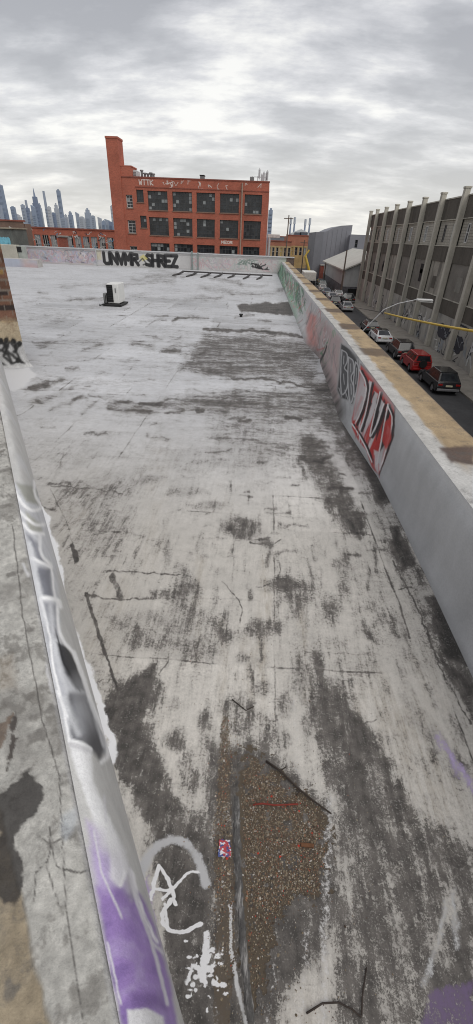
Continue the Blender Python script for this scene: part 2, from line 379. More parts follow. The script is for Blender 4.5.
# middle and near field
DS(P_([(96,470),(140,470),(130,540),(100,540)], 14), .3)
DS(P_([(40,440),(250,440),(260,470),(50,470)], 14), .24)
DS(P_([(50,480),(130,474),(124,560),(72,556)], 12), .33)
for c, r, s in [((112,488),(6,3),.6),((150,478),(14,4),.4),((190,492),(20,5),.42),((212,505),(18,5),.45),((88,510),(5,12),.45),((98,525),(5,14),.4),((166,550),(5,14),.4),((200,545),(4,12),.35),((330,610),(12,16),.35),((292,600),(16,10),.35),((345,570),(10,20),.35)]:
    DS(E_(c, r, .7), s)
DS(P_([(148,590),(184,588),(184,600),(150,599)], 4), .66); DS(P_([(180,560),(204,590),(196,626),(166,618)], 8), .48)
DS(P_([(100,612),(160,608),(230,602),(246,642),(210,664),(160,660),(130,650)], 12), .44)
for c, r in [((176,630),(18,7)),((192,646),(9,10)),((150,640),(6,8)),((228,640),(10,14)),((135,628),(10,6)),((240,660),(8,6)),((262,630),(16,12)),((285,585),(20,8))]:
    DS(E_(c, r, .6), .58)
DS(P_([(112,690),(156,660),(162,690),(146,720),(156,748),(176,792),(196,826),(216,842),(214,1030),(176,1030),(160,890),(146,820),(122,780),(102,706)], 9), .84)
DS(P_([(118,700),(134,716),(146,770),(160,822),(140,800),(120,740)], 6), .8)
DS(P_([(160,850),(206,860),(210,960),(180,1010),(166,940)], 8), .95)
DS(P_([(216,700),(242,690),(300,740),(260,760),(230,740)], 12), .46)
for c, r in [((262,690),(10,9)),((286,705),(8,14)),((300,680),(9,26)),((252,716),(12,8)),((204,720),(10,12)),((176,740),(12,14)),((190,780),(12,26)),((200,820),(10,20))]:
    DS(E_(c, r, .7), .54)
DS(P_([(302,662),(344,682),(366,724),(402,780),(436,840),(446,930),(440,1030),(336,1030),(332,930),(330,836),(320,760),(306,700)], 14), .64)
DS(P_([(340,690),(364,720),(404,784),(420,830),(360,820),(344,760)], 9), .74)
DS(P_([(352,830),(436,850),(440,960),(400,1030),(356,1030)], 16), .62)
DS(P_([(312,650),(324,650),(326,740),(316,740)], 5), .55); DS(P_([(404,800),(474,850),(474,1030),(430,1030),(430,900)], 14), .62)
DS(P_([(400,690),(474,760),(474,800),(430,760)], 14), .42); DS(P_([(440,930),(474,920),(474,1030),(420,1030)], 8), .8)
# pale worn runs left between the grime
for pts, w, v in [([(330,800),(326,900),(322,1024)],14,.62),([(306,930),(300,1024)],12,.55),([(292,700),(300,780)],10,.5),([(376,770),(390,830)],10,.4),([(346,860),(350,920)],8,.4),([(450,900),(446,960)],14,.4),([(420,860),(426,900)],6,.4),([(275,960),(268,1024)],10,.5),([(316,860),(330,830)],8,.45)]:
    m = L_(pts, w, w*.6); dirt -= m*.35; lite = np.maximum(lite, m*v)
for pts, w, v in [([(268,560),(262,640),(258,720)],9,.7),([(200,560),(196,660)],9,.4),([(300,600),(306,700)],7,.5),([(222,620),(222,716)],8,.6),([(250,640),(250,700)],14,.5),([(330,690),(352,800)],5,.5),([(160,450),(150,560)],20,.25),([(388,810),(398,870)],6,.5)]:
    tan = np.maximum(tan, L_(pts, w, w*.6)*v)
tan = np.maximum(tan, np.clip(.5*sst(.02,.3,fbm(flat[:, :2]*np.array([3.,.8]), 1., 33, 4))*sst(380,640,px[:,1]), 0, 1))
# clean, freshly coated sheets
for pts in [[(226,302),(236,313),(300,318),(300,330),(210,326),(200,312)], [(40,350),(200,372),(232,384),(170,398),(60,400)], [(96,424),(212,420),(210,462),(100,470)]]:
    dirt -= P_(pts, 10)*.14
rs_ = random.Random(23); wf = Paint(flat[:, :2], .02, .5, 66)
for k in range(34):
    y0 = rs_.uniform(.2, 20)**1.0; w_ = rs_.choice([.9, .95, 1.]); l_ = rs_.uniform(1.2, 5); x0 = XR-1.2-rs_.randint(0, 9)*.95+rs_.uniform(-.1,.1)
    if rs_.random() < .4: w_, l_ = l_, w_
    R4 = [(x0,y0),(x0+w_,y0+rs_.uniform(-.04,.04)),(x0+w_,y0+l_),(x0,y0+l_+rs_.uniform(-.04,.04))]
    m_ = wf.poly(R4, .008+.002*y0); f_ = rs_.uniform(-.17, .13); paint[:, :3] *= (1+f_*m_)[:, None]; dirt += m_*rs_.uniform(-.1, .12)
    DS(wf.line(R4[:3] if k % 2 else R4[1:]+R4[:1], .010+.0022*y0, .004+.001*y0)*sst(.25,.55,vnoise(flat[:, :2], .35, k)), rs_.uniform(.35,.62))
# sprayed colours lying on the deck
spray = np.zeros((len(px), 4))
def S(m, c, a=1.):
    k = m*a > spray[:, 3]*.9; spray[k, :3] = c; spray[:, 3] = np.where(k, m*a, spray[:, 3])
gw = Paint(px, jit=1.6, js=5, seed=31)
S(g.line([(437,738),(452,760),(474,792)], 13, 7), (.42,.35,.54), .52)
S(g.poly([(428,992),(448,984),(474,980),(474,1030),(416,1030)], 8), (.15,.11,.19), .62)
S(g.line([(424,985),(440,935),(448,900)], 10, 6), (.5,.5,.5), .5); S(g.line([(454,890),(458,950)], 8, 5), (.5,.5,.5), .5)
WH = (.72,.72,.73)
S(gw.line(sm([(143,905),(141,880),(150,856),(162,844),(177,840),(194,852),(206,884)]), 10, 5), (.44,.44,.45), .75); S(gw.line([(140,905),(146,950),(158,1000)], 8, 5), (.5,.5,.52), .6)
def zc_(x, y): return (x/1.883, 480+y/1.883)
for pts, w in [([zc_(284,796),zc_(291,760),zc_(300,728)],3.6),([zc_(300,728),zc_(316,752),zc_(332,800)],3.2),([zc_(290,772),zc_(322,774)],2.6),([zc_(306,792),zc_(335,760),zc_(358,738),zc_(374,738)],3),([zc_(322,792),zc_(306,822),zc_(316,848),zc_(345,852),zc_(378,836)],4.6),([zc_(310,800),zc_(318,850)],3),([zc_(296,870),zc_(284,890),zc_(290,930)],5),([zc_(268,770),zc_(280,840),zc_(300,880)],5),([zc_(302,890),zc_(314,950)],6)]:
    S(gw.line(sm(pts), w, 1.3), WH, 1.)
rsp = random.Random(8)
for k in range(60):
    c_ = (rsp.gauss(204, 10), rsp.gauss(970, 16)); S(gw.ell(c_, (rsp.uniform(.8,3.2), rsp.uniform(.8,3.6)), .5), WH, .8)
for pts, w in [([(207,934),(205,958),(203,980)],7),([(194,966),(205,970),(215,966)],6),([(186,985),(192,968)],4),([(214,984),(224,985)],7),([(158,975),(163,1000),(166,1024)],9)]: S(gw.line(sm(pts), w, 2.2), WH, .8)
for c, r in [] and [((221,984),(6,5)),((206,955),(5,17)),((200,972),(9,6)),((160,985),(7,14)),((205,990),(4,9)),((164,1012),(7,9)),((190,962),(4,8)),((186,990),(6,5)),((214,968),(4,9))]: S(gw.ell(c, r, .7), WH, .72)
S(g.poly([(136,890),(150,880),(166,1000),(172,1030),(160,1030)], 6), (.36,.30,.44), .7)
S(gw.line([(236,800),(237,850),(240,910),(243,960),(250,1030)], 9, 3.5), (.105,.10,.094), .75)
S(gw.line([(230,905),(231,950),(240,1000),(248,1030)], 5, 2.5), (.5,.5,.5), .8)
# bare gravelly bed
gv = Paint(px, jit=7, js=18, seed=44)
bed = gv.poly([(243,754),(256,758),(276,770),(328,815),(328,890),(312,915),(286,936),(268,976),(250,1000),(240,990),(243,950),(240,850),(240,796)], 9)
bed2 = gw.poly([(222,716),(228,716),(231,800),(234,860),(236,960),(228,1030),(213,1030),(216,900),(216,820)], 2.5)
bed = rag(gw.poly([(243,752),(256,756),(276,770),(326,814),(325,892),(300,902),(276,920),(266,980),(250,1010),(238,990),(242,950),(238,850),(238,796)], 12), flat[:, :2], .035, 2.2, 7); bed2 = rag(bed2, flat[:, :2], .03, 1.5, 8)
DS(g.poly([(206,740),(243,742),(290,765),(340,815),(342,900),(320,950),(290,990),(270,1030),(204,1030)], 16), .86)
S(bed, (.085,.067,.048), .8); S(bed2, (.10,.08,.06), .55)
S(g.ell((300,846),(14,5), .4), (.14,.08,.045), .8)
# white overspray along the foot of the low wall, fresh coating on the foot of the pier
S(g.line(sm([(22,484),(44,520),(58,568),(64,610),(80,652),(94,690),(106,730),(113,752),(108,768),(102,775)]), 8, 4.5), (.78,.78,.79), .95)
S(g.poly([(104,770),(120,800),(136,850),(150,905),(166,985),(176,1030),(160,1030),(140,930),(120,850)], 8), (.50,.485,.50), .62)
S(g.poly([(0,370),(26,368),(36,376),(22,388),(0,392)], 5), (.60,.60,.61), .95)
wear = np.stack([np.clip(dirt, -.4, 1.9), np.clip(tan, 0, 1), np.clip(lite, 0, 1), np.ones(len(px))], 1)
# relief: fillet against the parapet, slow undulation, slightly raised laps
z = .05*np.exp(-np.clip(XR-flat[:, 0], 0, None)/.07)+.012*fbm(flat[:, :2], .9, 77, 3)
z += .004*gs.poly([(107,571),(190,577),(187,599),(85,596)], 1.2)+.008*gs.line([(236,790),(238,850),(243,960),(250,1030)], 9, 3)
z -= .003*sst(.3,.9,bed)
n_ = (flat[:, 0]*.855+flat[:, 1]*.52); z += .03*np.exp(-np.clip(n_-.05, 0, None)/.05)
V[:, :, 2] = z.reshape(V.shape[:2])
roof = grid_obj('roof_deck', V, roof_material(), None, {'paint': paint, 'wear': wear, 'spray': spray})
tag(roof, 'weathered silver coated flat roof with dark worn patches', None, None, 'structure')

# ------------------------------------------------------------------ parapets
M_concrete = plain('weathered_concrete', (.30, .29, .27), .85, 0, .3, 2., .4, .3, ((.1,.095,.09), 1.2, (1,1,.3), .5))
M_brickdark = brickmat('old_brick', (.11,.06,.045), (.065,.04,.032), (.20,.18,.16))
# --- long right parapet
HP, WP = .80, .56
def drift(y): return np.clip(y-8., 0, None)*.0125
par = empty('parapet_wall', (XR, 0, 0), 'long straight parapet with tan topped coping, silver near face and red, black and green graffiti', 'parapet')
yw = np.concatenate([[-2.2, -1.2, 0.], np.array([onx(p, 0, XR)[1] for p in []]), np.exp(np.linspace(math.log(.4), math.log(39.), 1100))])
zw = np.linspace(0, 1, 120)
YY, TT = np.meshgrid(yw, zw, indexing='ij')
lean = .03*np.exp(-((1-TT)*9)**2)               # rounded top arris
flare = np.interp(YY, [0,3.5,4.6,5.5,6.6,8,10.1,10.4,12.2,40], [0,0,.02,.09,.18,.15,.10,.06,.25,.22])*np.clip(1-TT*1.15, 0, 1)**1.4+.05*np.clip(1-TT*3, 0, 1)**2+drift(YY)
ZZ = .0+TT*HP
PW = np.stack([XR-flare+lean, YY, ZZ], 2)
fl = PW.reshape(-1, 3); pp = pix(fl); pp[fl[:, 1] < .2] = (2000, 2000)
w = Paint(pp, 2.2, 8, 4); wc = Paint(pp, .35, 6, 8)
col = np.ones((len(pp), 4)); col[:, :3] = (.44, .445, .455)
yy = fl[:, 1]; tt = fl[:, 2]/HP
far = sst(6.8, 8.2, yy); lay(col, (.46,.44,.44), far)
lay(col, (.50,.36,.35), w.poly([(310,312),(342,338),(338,420),(322,372),(306,350)], 5), .8)
lay(col, (.52,.19,.16), w.poly([(306,310),(316,316),(316,346),(308,344)], 3), .75)
lay(col, (.45,.36,.36), w.poly([(316,316),(340,336),(334,392),(318,352)], 3), .6)
for k in range(26):
    x0 = 312+k*1.1; y0 = 318+k; wv = random.uniform(.6, 1.3); h = random.uniform(18, 44)
    lay(col, random.choice([(.28,.22,.22), (.2,.19,.19), (.5,.3,.28), (.34,.36,.34)]), w.line([(x0, y0+random.uniform(0,14)), (x0+random.uniform(-3,5), y0+h)], wv, .6), random.uniform(.3,.7))
lay(col, (.50,.50,.50), w.poly([(292,290),(308,306),(304,344),(294,326)], 3), .85)
lay(col, (.22,.38,.25), w.poly([(276,258),(284,266),(284,290),(276,276)], 2), .9)
lay(col, (.30,.46,.34), w.poly([(284,268),(297,284),(298,324),(290,314),(285,292)], 2), .7)
for k in range(80):
    x0 = random.uniform(277, 303); y0 = 256+(x0-276)*1.02
    lay(col, random.choice([(.10,.19,.13), (.2,.42,.25), (.58,.60,.58), (.06,.10,.08)]), wc.line([(x0, y0+random.uniform(2,8)), (x0+random.uniform(-2,3), y0+random.uniform(12,30)), (x0+random.uniform(-1,4), y0+random.uniform(14,34))], random.uniform(.5,1.4), .5), .7)
for k in range(120):
    y_ = random.uniform(10.8, 34); t0 = random.uniform(.2, .95); m_ = Paint(np.stack([np.log(fl[:,1].clip(.5))*9, tt*6], 1), .12, 1., k).line([(math.log(y_)*9, t0*6), (math.log(y_)*9+random.uniform(-.5,.5), t0*6-random.uniform(.6,3))], random.uniform(.04,.16), .05)
    lay(col, random.choice([(.25,.21,.2), (.55,.5,.5), (.3,.16,.15), (.16,.16,.17), (.5,.32,.3), (.2,.33,.25)]), m_, random.uniform(.25,.6))
for k in range(70):
    y_ = random.uniform(8.9, 34); z_ = random.uniform(.25, .7); pq2 = Paint(fl[:, 1:3], .02, .3, k); sc_ = random.uniform(.1,.3); pts = [(y_, z_)]
    for j in range(random.randint(3,6)): pts.append((pts[-1][0]+random.uniform(-.5,.9)*sc_*2.2, min(.76, max(.1, pts[-1][1]+random.uniform(-1,1)*sc_))))
    lay(col, random.choice([(.05,.05,.05), (.62,.60,.60), (.42,.10,.09), (.10,.25,.14), (.16,.35,.2), (.3,.3,.32), (.5,.33,.33)]), pq2.line(sm(pts), random.uniform(.02,.05), .015), random.uniform(.5,.85))
# black piece with pale bubble letters
blk = [(341,343),(350,349),(359,357),(359.5,372),(357,392),(352,406),(347,400),(341,398),(337,390),(339,372)]
lay(col, (.035,.035,.038), wc.poly(blk, .9), .96)
lay(col, (.40,.40,.40), wc.line(blk+blk[:1], 1.2, .6), .65)
LT = [[(342,350),(347,354),(347,362),(344.5,368),(348,374),(347,388),(342,394),(340.5,376)],
      [(348.5,357),(353,361),(354,370),(351,378),(354,388),(353,398),(350,402),(347.8,380)],
      [(355.5,362),(358.3,366),(358.6,376),(357,388),(354.5,397),(353.6,380)]]
for k, L_c in enumerate(LT):
    loop = sm(L_c+L_c[:1]); lay(col, [(.10,.10,.105),(.16,.16,.165),(.08,.08,.085)][k], wc.poly(loop[:-1], .5), .9); lay(col, (.52,.52,.53), wc.line(loop, 1.1, .3), .9)
for pts in [[(344,356),(343.6,364)],[(343.5,374),(344.4,384)],[(350.5,364),(350.6,372)],[(350.8,384),(351.6,394)],[(356.6,368),(355.8,384)],[(345,390),(349,402),(352,405)],[(339,388),(342,397)],[(357,359),(359,370)]]: lay(col, (.45,.45,.46), wc.line(pts, .9, .3), .85)
for k in range(10): 
    x_ = random.uniform(340, 357); lay(col, (.3,.3,.31), wc.line([(x_, 398+random.uniform(-4,6)), (x_+random.uniform(-.6,.6), 410+random.uniform(0,8))], .7, .5), .4)
# red piece: pointed letters with white edges and black shadows
red = [(361,364),(372,374),(384,388),(395,406),(393.5,436),(386,458),(379,475),(372,468),(366,450),(358,440),(352,428),(352,418),(356,400)]
lay(col, (.45,.035,.03), wc.poly(red, .9), .98)
lay(col, (.50,.46,.47), wc.poly([(356,396),(361,372),(366,384),(364,404),(358,420),(353,420)], 1.5), .85)
rg = random.Random(4)
for k in range(52):
    u_ = rg.uniform(.02, 1); x_ = 360+u_*33; yt_ = 368+u_*40; L_h = rg.uniform(14, 46); y_ = yt_+rg.uniform(0, 34); sw = rg.uniform(1.4, 4.2); dx_ = -L_h*rg.uniform(.12, .34)
    sh_ = [(x_, y_), (x_+sw, y_+rg.uniform(2,8)), (x_+dx_+sw*.3, y_+L_h), (x_+dx_*.6-sw*.2, y_+L_h*.55)]
    cc_ = rg.choice([(.03,.025,.028), (.03,.025,.028), (.60,.57,.58), (.22,.02,.02), (.55,.06,.05), (.5,.30,.31), (.03,.025,.028), (.62,.59,.60)])
    lay(col, cc_, wc.poly(sh_, .6)*wc.poly(red, .8), .9)
lay(col, (.52,.47,.48), wc.poly([(357,398),(361,378),(365,388),(363,404),(358,418),(354,420)], 1.2), .7)
for pts in [[(360,370),(366,386),(362,408),(355,424)],[(371,382),(366,410),(360,430)],[(380,392),(374,416),(370,436),(376,426),(384,404)],[(388,404),(382,436),(377,464)],[(388,406),(392,420),(387,446),(380,470)],[(352,424),(362,440),(372,462)]]:
    lay(col, (.02,.018,.02), wc.line(sm([(x_+2., y_+1.) for x_, y_ in pts]), 2.6, .4)*wc.poly(red, .6), .95)
    lay(col, (.74,.72,.72), wc.line(sm(pts), 1.25, .35), .95)
lay(col, (.60,.58,.59), wc.poly([(374,450),(380,452),(384,446),(381,468),(378,474),(374,466)], 1), .85)
lay(col, (.52,.05,.045), wc.poly([(385,422),(391,416),(391,440),(386,450),(382,440)], 1.), .9)
for k in range(7): 
    x_ = rg.uniform(354, 382); yb_ = 424+(x_-354)*1.75; lay(col, (.45,.05,.05), wc.line([(x_, yb_-4), (x_+rg.uniform(-.5,.5), yb_+rg.uniform(4,12))], .8, .5), .6)
lay(col, (.03,.03,.03), wc.line([(361,364),(384,388),(395,406),(393.5,436),(379,475)], 1.4, .6), .8)
# fresh aluminium coat near, run-off
sk = fbm(np.stack([fl[:, 1]*6, fl[:, 2]*.8], 1), 1., 12, 4)
col[:, :3] *= (1+.22*sk)[:, None]
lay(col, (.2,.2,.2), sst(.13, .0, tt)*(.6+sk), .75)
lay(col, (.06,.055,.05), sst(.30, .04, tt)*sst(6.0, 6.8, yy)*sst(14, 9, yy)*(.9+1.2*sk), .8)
lay(col, (.02,.019,.018), sst(10.05,10.12,yy)*sst(10.5,10.35,yy+.25*tt)*sst(.48,.42,tt), .95)  # shadow at the end of the flare, painted on as a dark slit
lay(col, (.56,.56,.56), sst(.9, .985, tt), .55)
# the near grey stretch is a brushed silver coat
M_wall = painted('painted_parapet_render', .62, 70, .14, .35, 3.)
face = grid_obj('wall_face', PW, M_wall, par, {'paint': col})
# coping top
zt = HP; cols = np.linspace(0, 1, 60)
YY, TT = np.meshgrid(yw, cols, indexing='ij')
wob = .006*fbm(np.stack([YY.ravel()*3, TT.ravel()], 1), 1., 40, 3).reshape(YY.shape)
PT = np.stack([XR+.03+TT*(WP-.03)-drift(YY), YY, zt+wob*1.5+.0*TT], 2)
fl = PT.reshape(-1, 3); pp = pix(fl); pp[fl[:, 1] < .2] = (2000, 2000)
w = Paint(pp, 2.5, 10, 5); col = np.ones((len(pp), 4))
tt = TT.ravel(); yy = fl[:, 1]; q = np.stack([yy, tt*2], 1)
col[:, :3] = (.36,.27,.165); col[:, :3] *= (1+.5*fbm(q*np.array([1,1]), .4, 3, 5))[:, None]
lay(col, (.46,.455,.44), sst(.40, .26, tt+.22*fbm(q, .25, 9, 4)), .95)
lay(col, (.48,.475,.46), sst(3.6, 3.0, yy+.5*(tt-.5)+.5*fbm(q, .3, 19, 4)), .95)       # near end coated grey
lay(col, (.10,.07,.06), w.poly([(440,448),(474,446),(474,466),(452,462)], 2), .95)
for y0, wd, a in [(5.9,.16,.0),(7.6,.36,.85),(10.0,.42,.9),(12.4,.42,.9),(14.8,.4,.85),(17.2,.5,.85),(20,.5,.8),(23,.55,.8),(26,.6,.7),(30,.7,.7),(34,.7,.6)]:
    lay(col, (.105,.075,.055), sst(wd, wd*.6, np.abs(yy-y0+.18*fbm(q, .3, 60, 3)))*sst(.16, .3, tt), a)
lay(col, (.15,.12,.1), sst(.95, .995, tt), .6)
top = grid_obj('coping', PT, painted('worn_coping', .85, 45, .3, .5, 4., .55), par, {'paint': col}, flip=True)
o_ = MB(); o_.prism([(XR+.06,-2.2),(XR+WP+.004,-2.2),(XR+WP+.004,8),(XR+WP+.004-drift(39.),39.),(XR+.06-drift(39.),39.),(XR+.06,8)], 'z', -6, HP-.012); o_.build('outer_face', M_brickdark, par)

# --- near left parapet (we stand over it)
U = np.array([-.5200, .8542]); Nn = np.array([.8542, .5200])
lw = empty('parapet_wall', (0, 0, 0), 'low parapet in the lower left corner with silver, white and purple sprayed face and cracked concrete top', 'parapet')
Ls = np.concatenate([np.linspace(-1.6, .1, 20)[:-1], np.exp(np.linspace(math.log(.1+.3), math.log(9.9+.3), 560))-.3])
ts = np.concatenate([np.linspace(0, .8, 60), 1-(1-np.linspace(0, 1, 50)[1:])**2*.2])
LL, TT = np.meshgrid(Ls, ts, indexing='ij')
nn = -.10+.15*(1-TT)**.66
zz = HP*(1-(1-TT)**2.4)+.004*fbm(np.stack([LL.ravel(), TT.ravel()], 1), .25, 3, 3).reshape(LL.shape)
PL = np.stack([U[0]*LL+Nn[0]*nn, U[1]*LL+Nn[1]*nn, zz], 2)
fl = PL.reshape(-1, 3); pp = pix(fl); bad = LL.ravel() < .05; pp[bad] = (2000, 2000)
w = Paint(pp, 1.6, 9, 6); wc = Paint(pp, .8, 7, 7); col = np.ones((len(pp), 4)); col[:, :3] = (.54,.535,.52)
def z6(x, y): return (x/2.365, 480+y/2.365)
def z7(x, y): return (x/1.971, 740+y/1.971)
SIL = (.58,.59,.62)
def zc_(x, y): return (x/1.883, 480+y/1.883)
lay(col, SIL, w.poly([z6(25,5),z6(95,20),z6(135,200),z6(145,380),z6(200,480),z6(260,650),z6(215,640),z6(160,620),z6(120,470),z6(70,200)], 3), .85)
lay(col, (.30,.30,.25), w.poly([z6(38,8),z6(88,18),z6(92,60),z6(60,50)], 2), .8); lay(col, (.36,.36,.30), w.poly([z6(60,75),z6(98,105),z6(100,130),z6(70,120)], 2), .8)
lay(col, (.16,.165,.20), w.poly([z6(62,125),z6(96,150),z6(112,200),z6(90,190)], 3), .85)
lay(col, (.14,.145,.175), w.poly([z6(84,205),z6(118,210),z6(128,280),z6(104,270)], 3), .85)
lay(col, (.18,.185,.22), w.poly([z6(104,290),z6(134,295),z6(136,370),z6(120,380)], 3), .8)
lay(col, (.022,.022,.026), w.poly([z6(132,382),z6(160,395),z6(190,450),z6(202,500),z6(180,495),z6(150,450)], 2.2), .95)
lay(col, (.42,.43,.47), w.poly([z6(105,330),z6(135,400),z6(165,490),z6(150,520),z6(120,430)], 4), .7)
lay(col, (.04,.04,.048), w.poly([z6(160,500),z6(204,506),z6(236,580),z6(246,640),z6(236,664),z6(214,636),z6(170,610)], 3), .92)
lay(col, (.21,.215,.235), w.poly([z6(160,530),z6(195,530),z6(205,600),z6(180,610)], 5), .75)
lay(col, (.02,.02,.022), wc.line([z6(130,350),z6(150,430),z6(190,500)], 1.6, .8), .8)
WT = (.93,.93,.93)
for pts, wd in [([zc_(28,22),zc_(44,46),zc_(62,58),zc_(80,52)],3),([zc_(36,58),zc_(52,74),zc_(68,84),zc_(82,84)],3),([zc_(44,82),zc_(58,98),zc_(82,102)],3),([zc_(64,2),zc_(67,30),zc_(80,50)],2.5),([z6(94,130),z6(98,175),z6(120,200)],3.2),([z6(75,185),z6(98,195),z6(122,206)],3),([z6(122,206),z6(130,280)],2),([z6(98,278),z6(136,284),z6(144,300)],4),
                ([z6(136,285),z6(138,340),z6(150,380),z6(176,410)],3),([z6(176,410),z6(205,490),z6(225,550),z6(252,610),z6(256,650),z6(240,668)],4.5),([z6(96,280),z6(118,370),z6(126,440),z6(150,540),z6(164,618)],2.4),([z6(40,110),z6(64,220)],1.8),([z6(135,500),z6(160,560)],2.4),
                ([z6(165,618),z6(190,622),z6(214,636)],4)]:
    lay(col, WT, wc.line(sm(pts), wd, 1.3), .95)
gl = .5+.5*np.sin(LL.ravel()*5.2+TT.ravel()*2.6)
lay(col, (.66,.67,.70), sst(.75,1.,gl)*sst(.3,.5,LL.ravel())*sst(.25,.5,TT.ravel())*sst(.95,.7,TT.ravel()), .35)
for pts, wd in [([z6(120,300),z6(130,400),z6(158,500)],5),([z6(70,150),z6(92,260),z6(110,340)],4),([z6(150,520),z6(168,560),z6(185,600)],6),([z6(210,520),z6(232,585),z6(244,630)],3)]: lay(col, (.70,.71,.73), w.line(sm(pts), wd, wd*.6), .7)
base_l = w.poly([z6(165,625),z6(215,640),z6(222,715),z7(215,150),z7(250,260),z7(235,330),z7(205,230),z7(185,160),z7(140,30)], 2.5)
lay(col, (.80,.80,.805), base_l, .95)
lay(col, (.62,.615,.63), wc.line([z6(168,626),z6(212,640)], 5, 2), .9)
lay(col, (.62,.585,.67), w.poly([z7(180,160),z7(205,180),z7(240,300),z7(230,360),z7(200,330)], 6), .8)
lay(col, (.42,.34,.56), w.poly([z7(178,215),z7(235,225),z7(265,330),z7(230,370),z7(195,330)], 9), .8)
lay(col, (.30,.20,.46), w.poly([z7(190,290),z7(240,290),z7(275,340),z7(305,420),z7(335,590),z7(250,590),z7(215,430)], 5), .95)
lay(col, (.19,.12,.34), w.poly([z7(205,360),z7(230,370),z7(262,560),z7(240,560)], 5), .7); lay(col, (.34,.26,.50), w.poly([z7(240,350),z7(270,360),z7(295,450),z7(270,440)], 8), .6)
lay(col, (.30,.20,.46), w.poly([zc_(188,770),zc_(214,792),zc_(244,806),zc_(262,776),zc_(276,800),zc_(302,870),zc_(324,960),zc_(336,1040),zc_(236,1040),zc_(214,930)], 3), .95)
lay(col, (.80,.795,.81), w.poly([zc_(205,640),zc_(238,700),zc_(242,740),zc_(226,766),zc_(208,750)], 3), .8)
lay(col, (.45,.35,.60), w.poly([zc_(162,640),zc_(180,660),zc_(206,780),zc_(190,780)], 5), .7)
lay(col, (.86,.85,.87), w.line(sm([zc_(228,762),zc_(240,735),zc_(250,745),zc_(262,790),zc_(276,830),zc_(296,870)]), 3.4, 1.4), .9)
pn_ = fbm(np.stack([LL.ravel()*3, TT.ravel()*.5], 1), .12, 71, 5); lay(col, (.5,.44,.62), w.poly([z7(200,300),z7(285,300),z7(335,580),z7(245,580),z7(200,430)], 5)*sst(.0,.28,pn_), .35); lay(col, (.12,.07,.24), w.poly([z7(200,300),z7(285,300),z7(335,580),z7(245,580),z7(200,430)], 5)*sst(-.02,-.25,pn_), .4)
lay(col, (.14,.085,.24), w.poly([z7(255,500),z7(320,500),z7(330,530),z7(262,530)], 6), .6)
for pts, wd in [([z7(255,255),z7(270,320),z7(300,400),z7(318,470),z7(330,520)],3.5),([z7(185,180),z7(200,260),z7(240,350)],2),([z7(205,110),z7(210,160)],2),([z7(212,400),z7(238,520)],2),([z7(300,400),z7(322,420)],3)]:
    lay(col, (.66,.65,.68), wc.line(pts, wd, 1.4), .85)
lay(col, (.66,.66,.66), wc.poly([z7(250,532),z7(290,528),z7(322,545),z7(330,600),z7(256,600)], 2), .95)
q = np.stack([LL.ravel(), TT.ravel()], 1); col[:, :3] *= (1+.25*fbm(q, .12, 5, 4))[:, None]
grid_obj('wall_face', PL, painted('sprayed_silver_face', .6, 140, .16, .7, 14., .12), lw, {'paint': col})
# its top
ts = np.linspace(0, 1, 150); LL, TT = np.meshgrid(Ls, ts, indexing='ij')
wl = .62
nn = -.10-wl*TT
q = np.stack([LL.ravel(), (TT*wl).ravel()], 1)
edge = .165+.06*sst(.5, 1.1, q[:, 0])-.04*sst(.55,.2,q[:,0])+.05*fbm(q, .12, 8, 5)
step = sst(0, .018, q[:, 1]-edge)
zz = HP-.012*step.reshape(TT.shape)+(.006*fbm(q, .05, 14, 4)).reshape(TT.shape)-.012*np.clip(1-TT*40, 0, 1)
PT2 = np.stack([U[0]*LL+Nn[0]*nn, U[1]*LL+Nn[1]*nn, zz], 2)
fl = PT2.reshape(-1, 3); pp = pix(fl); pp[LL.ravel() < .05] = (2000, 2000)
w = Paint(pp, 2.5, 9, 16); wc = Paint(pp, 1.5, 7, 17); col = np.ones((len(pp), 4)); col[:, :3] = (.45,.44,.41)
sp_ = fbm(q, .02, 23, 4)
lay(col, (.33,.275,.195), step); lay(col, (.40,.335,.24), step*sst(-.05, .2, fbm(q, .2, 31, 4)), .8)
col[:, :3] *= (1+.7*sp_+.25*fbm(q, .2, 61, 3))[:, None]
lay(col, (.13,.122,.112), sst(.17, .24, fbm(q, .09, 77, 6)), .7); lay(col, (.2,.19,.175), sst(.08, .24, fbm(q, .3, 177, 6)), .6)
DK = (.045,.041,.039); wr_ = Paint(pp, 9, 26, 116)
lay(col, (.15,.14,.125), rag(.5*sst(.0,.3,fbm(q, .35, 201, 5))+.3*sst(.5,1.2,q[:,0])*sst(2.2,1.3,q[:,0]), q, .06, 1.6, 13), .55)
lay(col, DK, rag(wr_.poly([z7(-10,90),z7(60,75),z7(85,110),z7(72,160),z7(30,190),z7(40,260),z7(45,340),z7(20,340),z7(-10,300)], 9), q, .10, 2.2, 3), .9)
lay(col, (.06,.05,.045), rag(w.poly([z6(38,545),z6(44,580),z6(24,690),z6(14,690),z6(22,600)], 5), q, .06, 1.8, 4), .9)
lay(col, (.13,.08,.05), rag(w.poly([z6(-5,580),z6(30,555),z6(16,600),z6(-5,640)], 5), q, .06, 1.8, 6), .7)
lay(col, (.17,.12,.07), w.poly([z6(-5,420),z6(30,410),z6(40,490),z6(-5,500)], 5), .4)
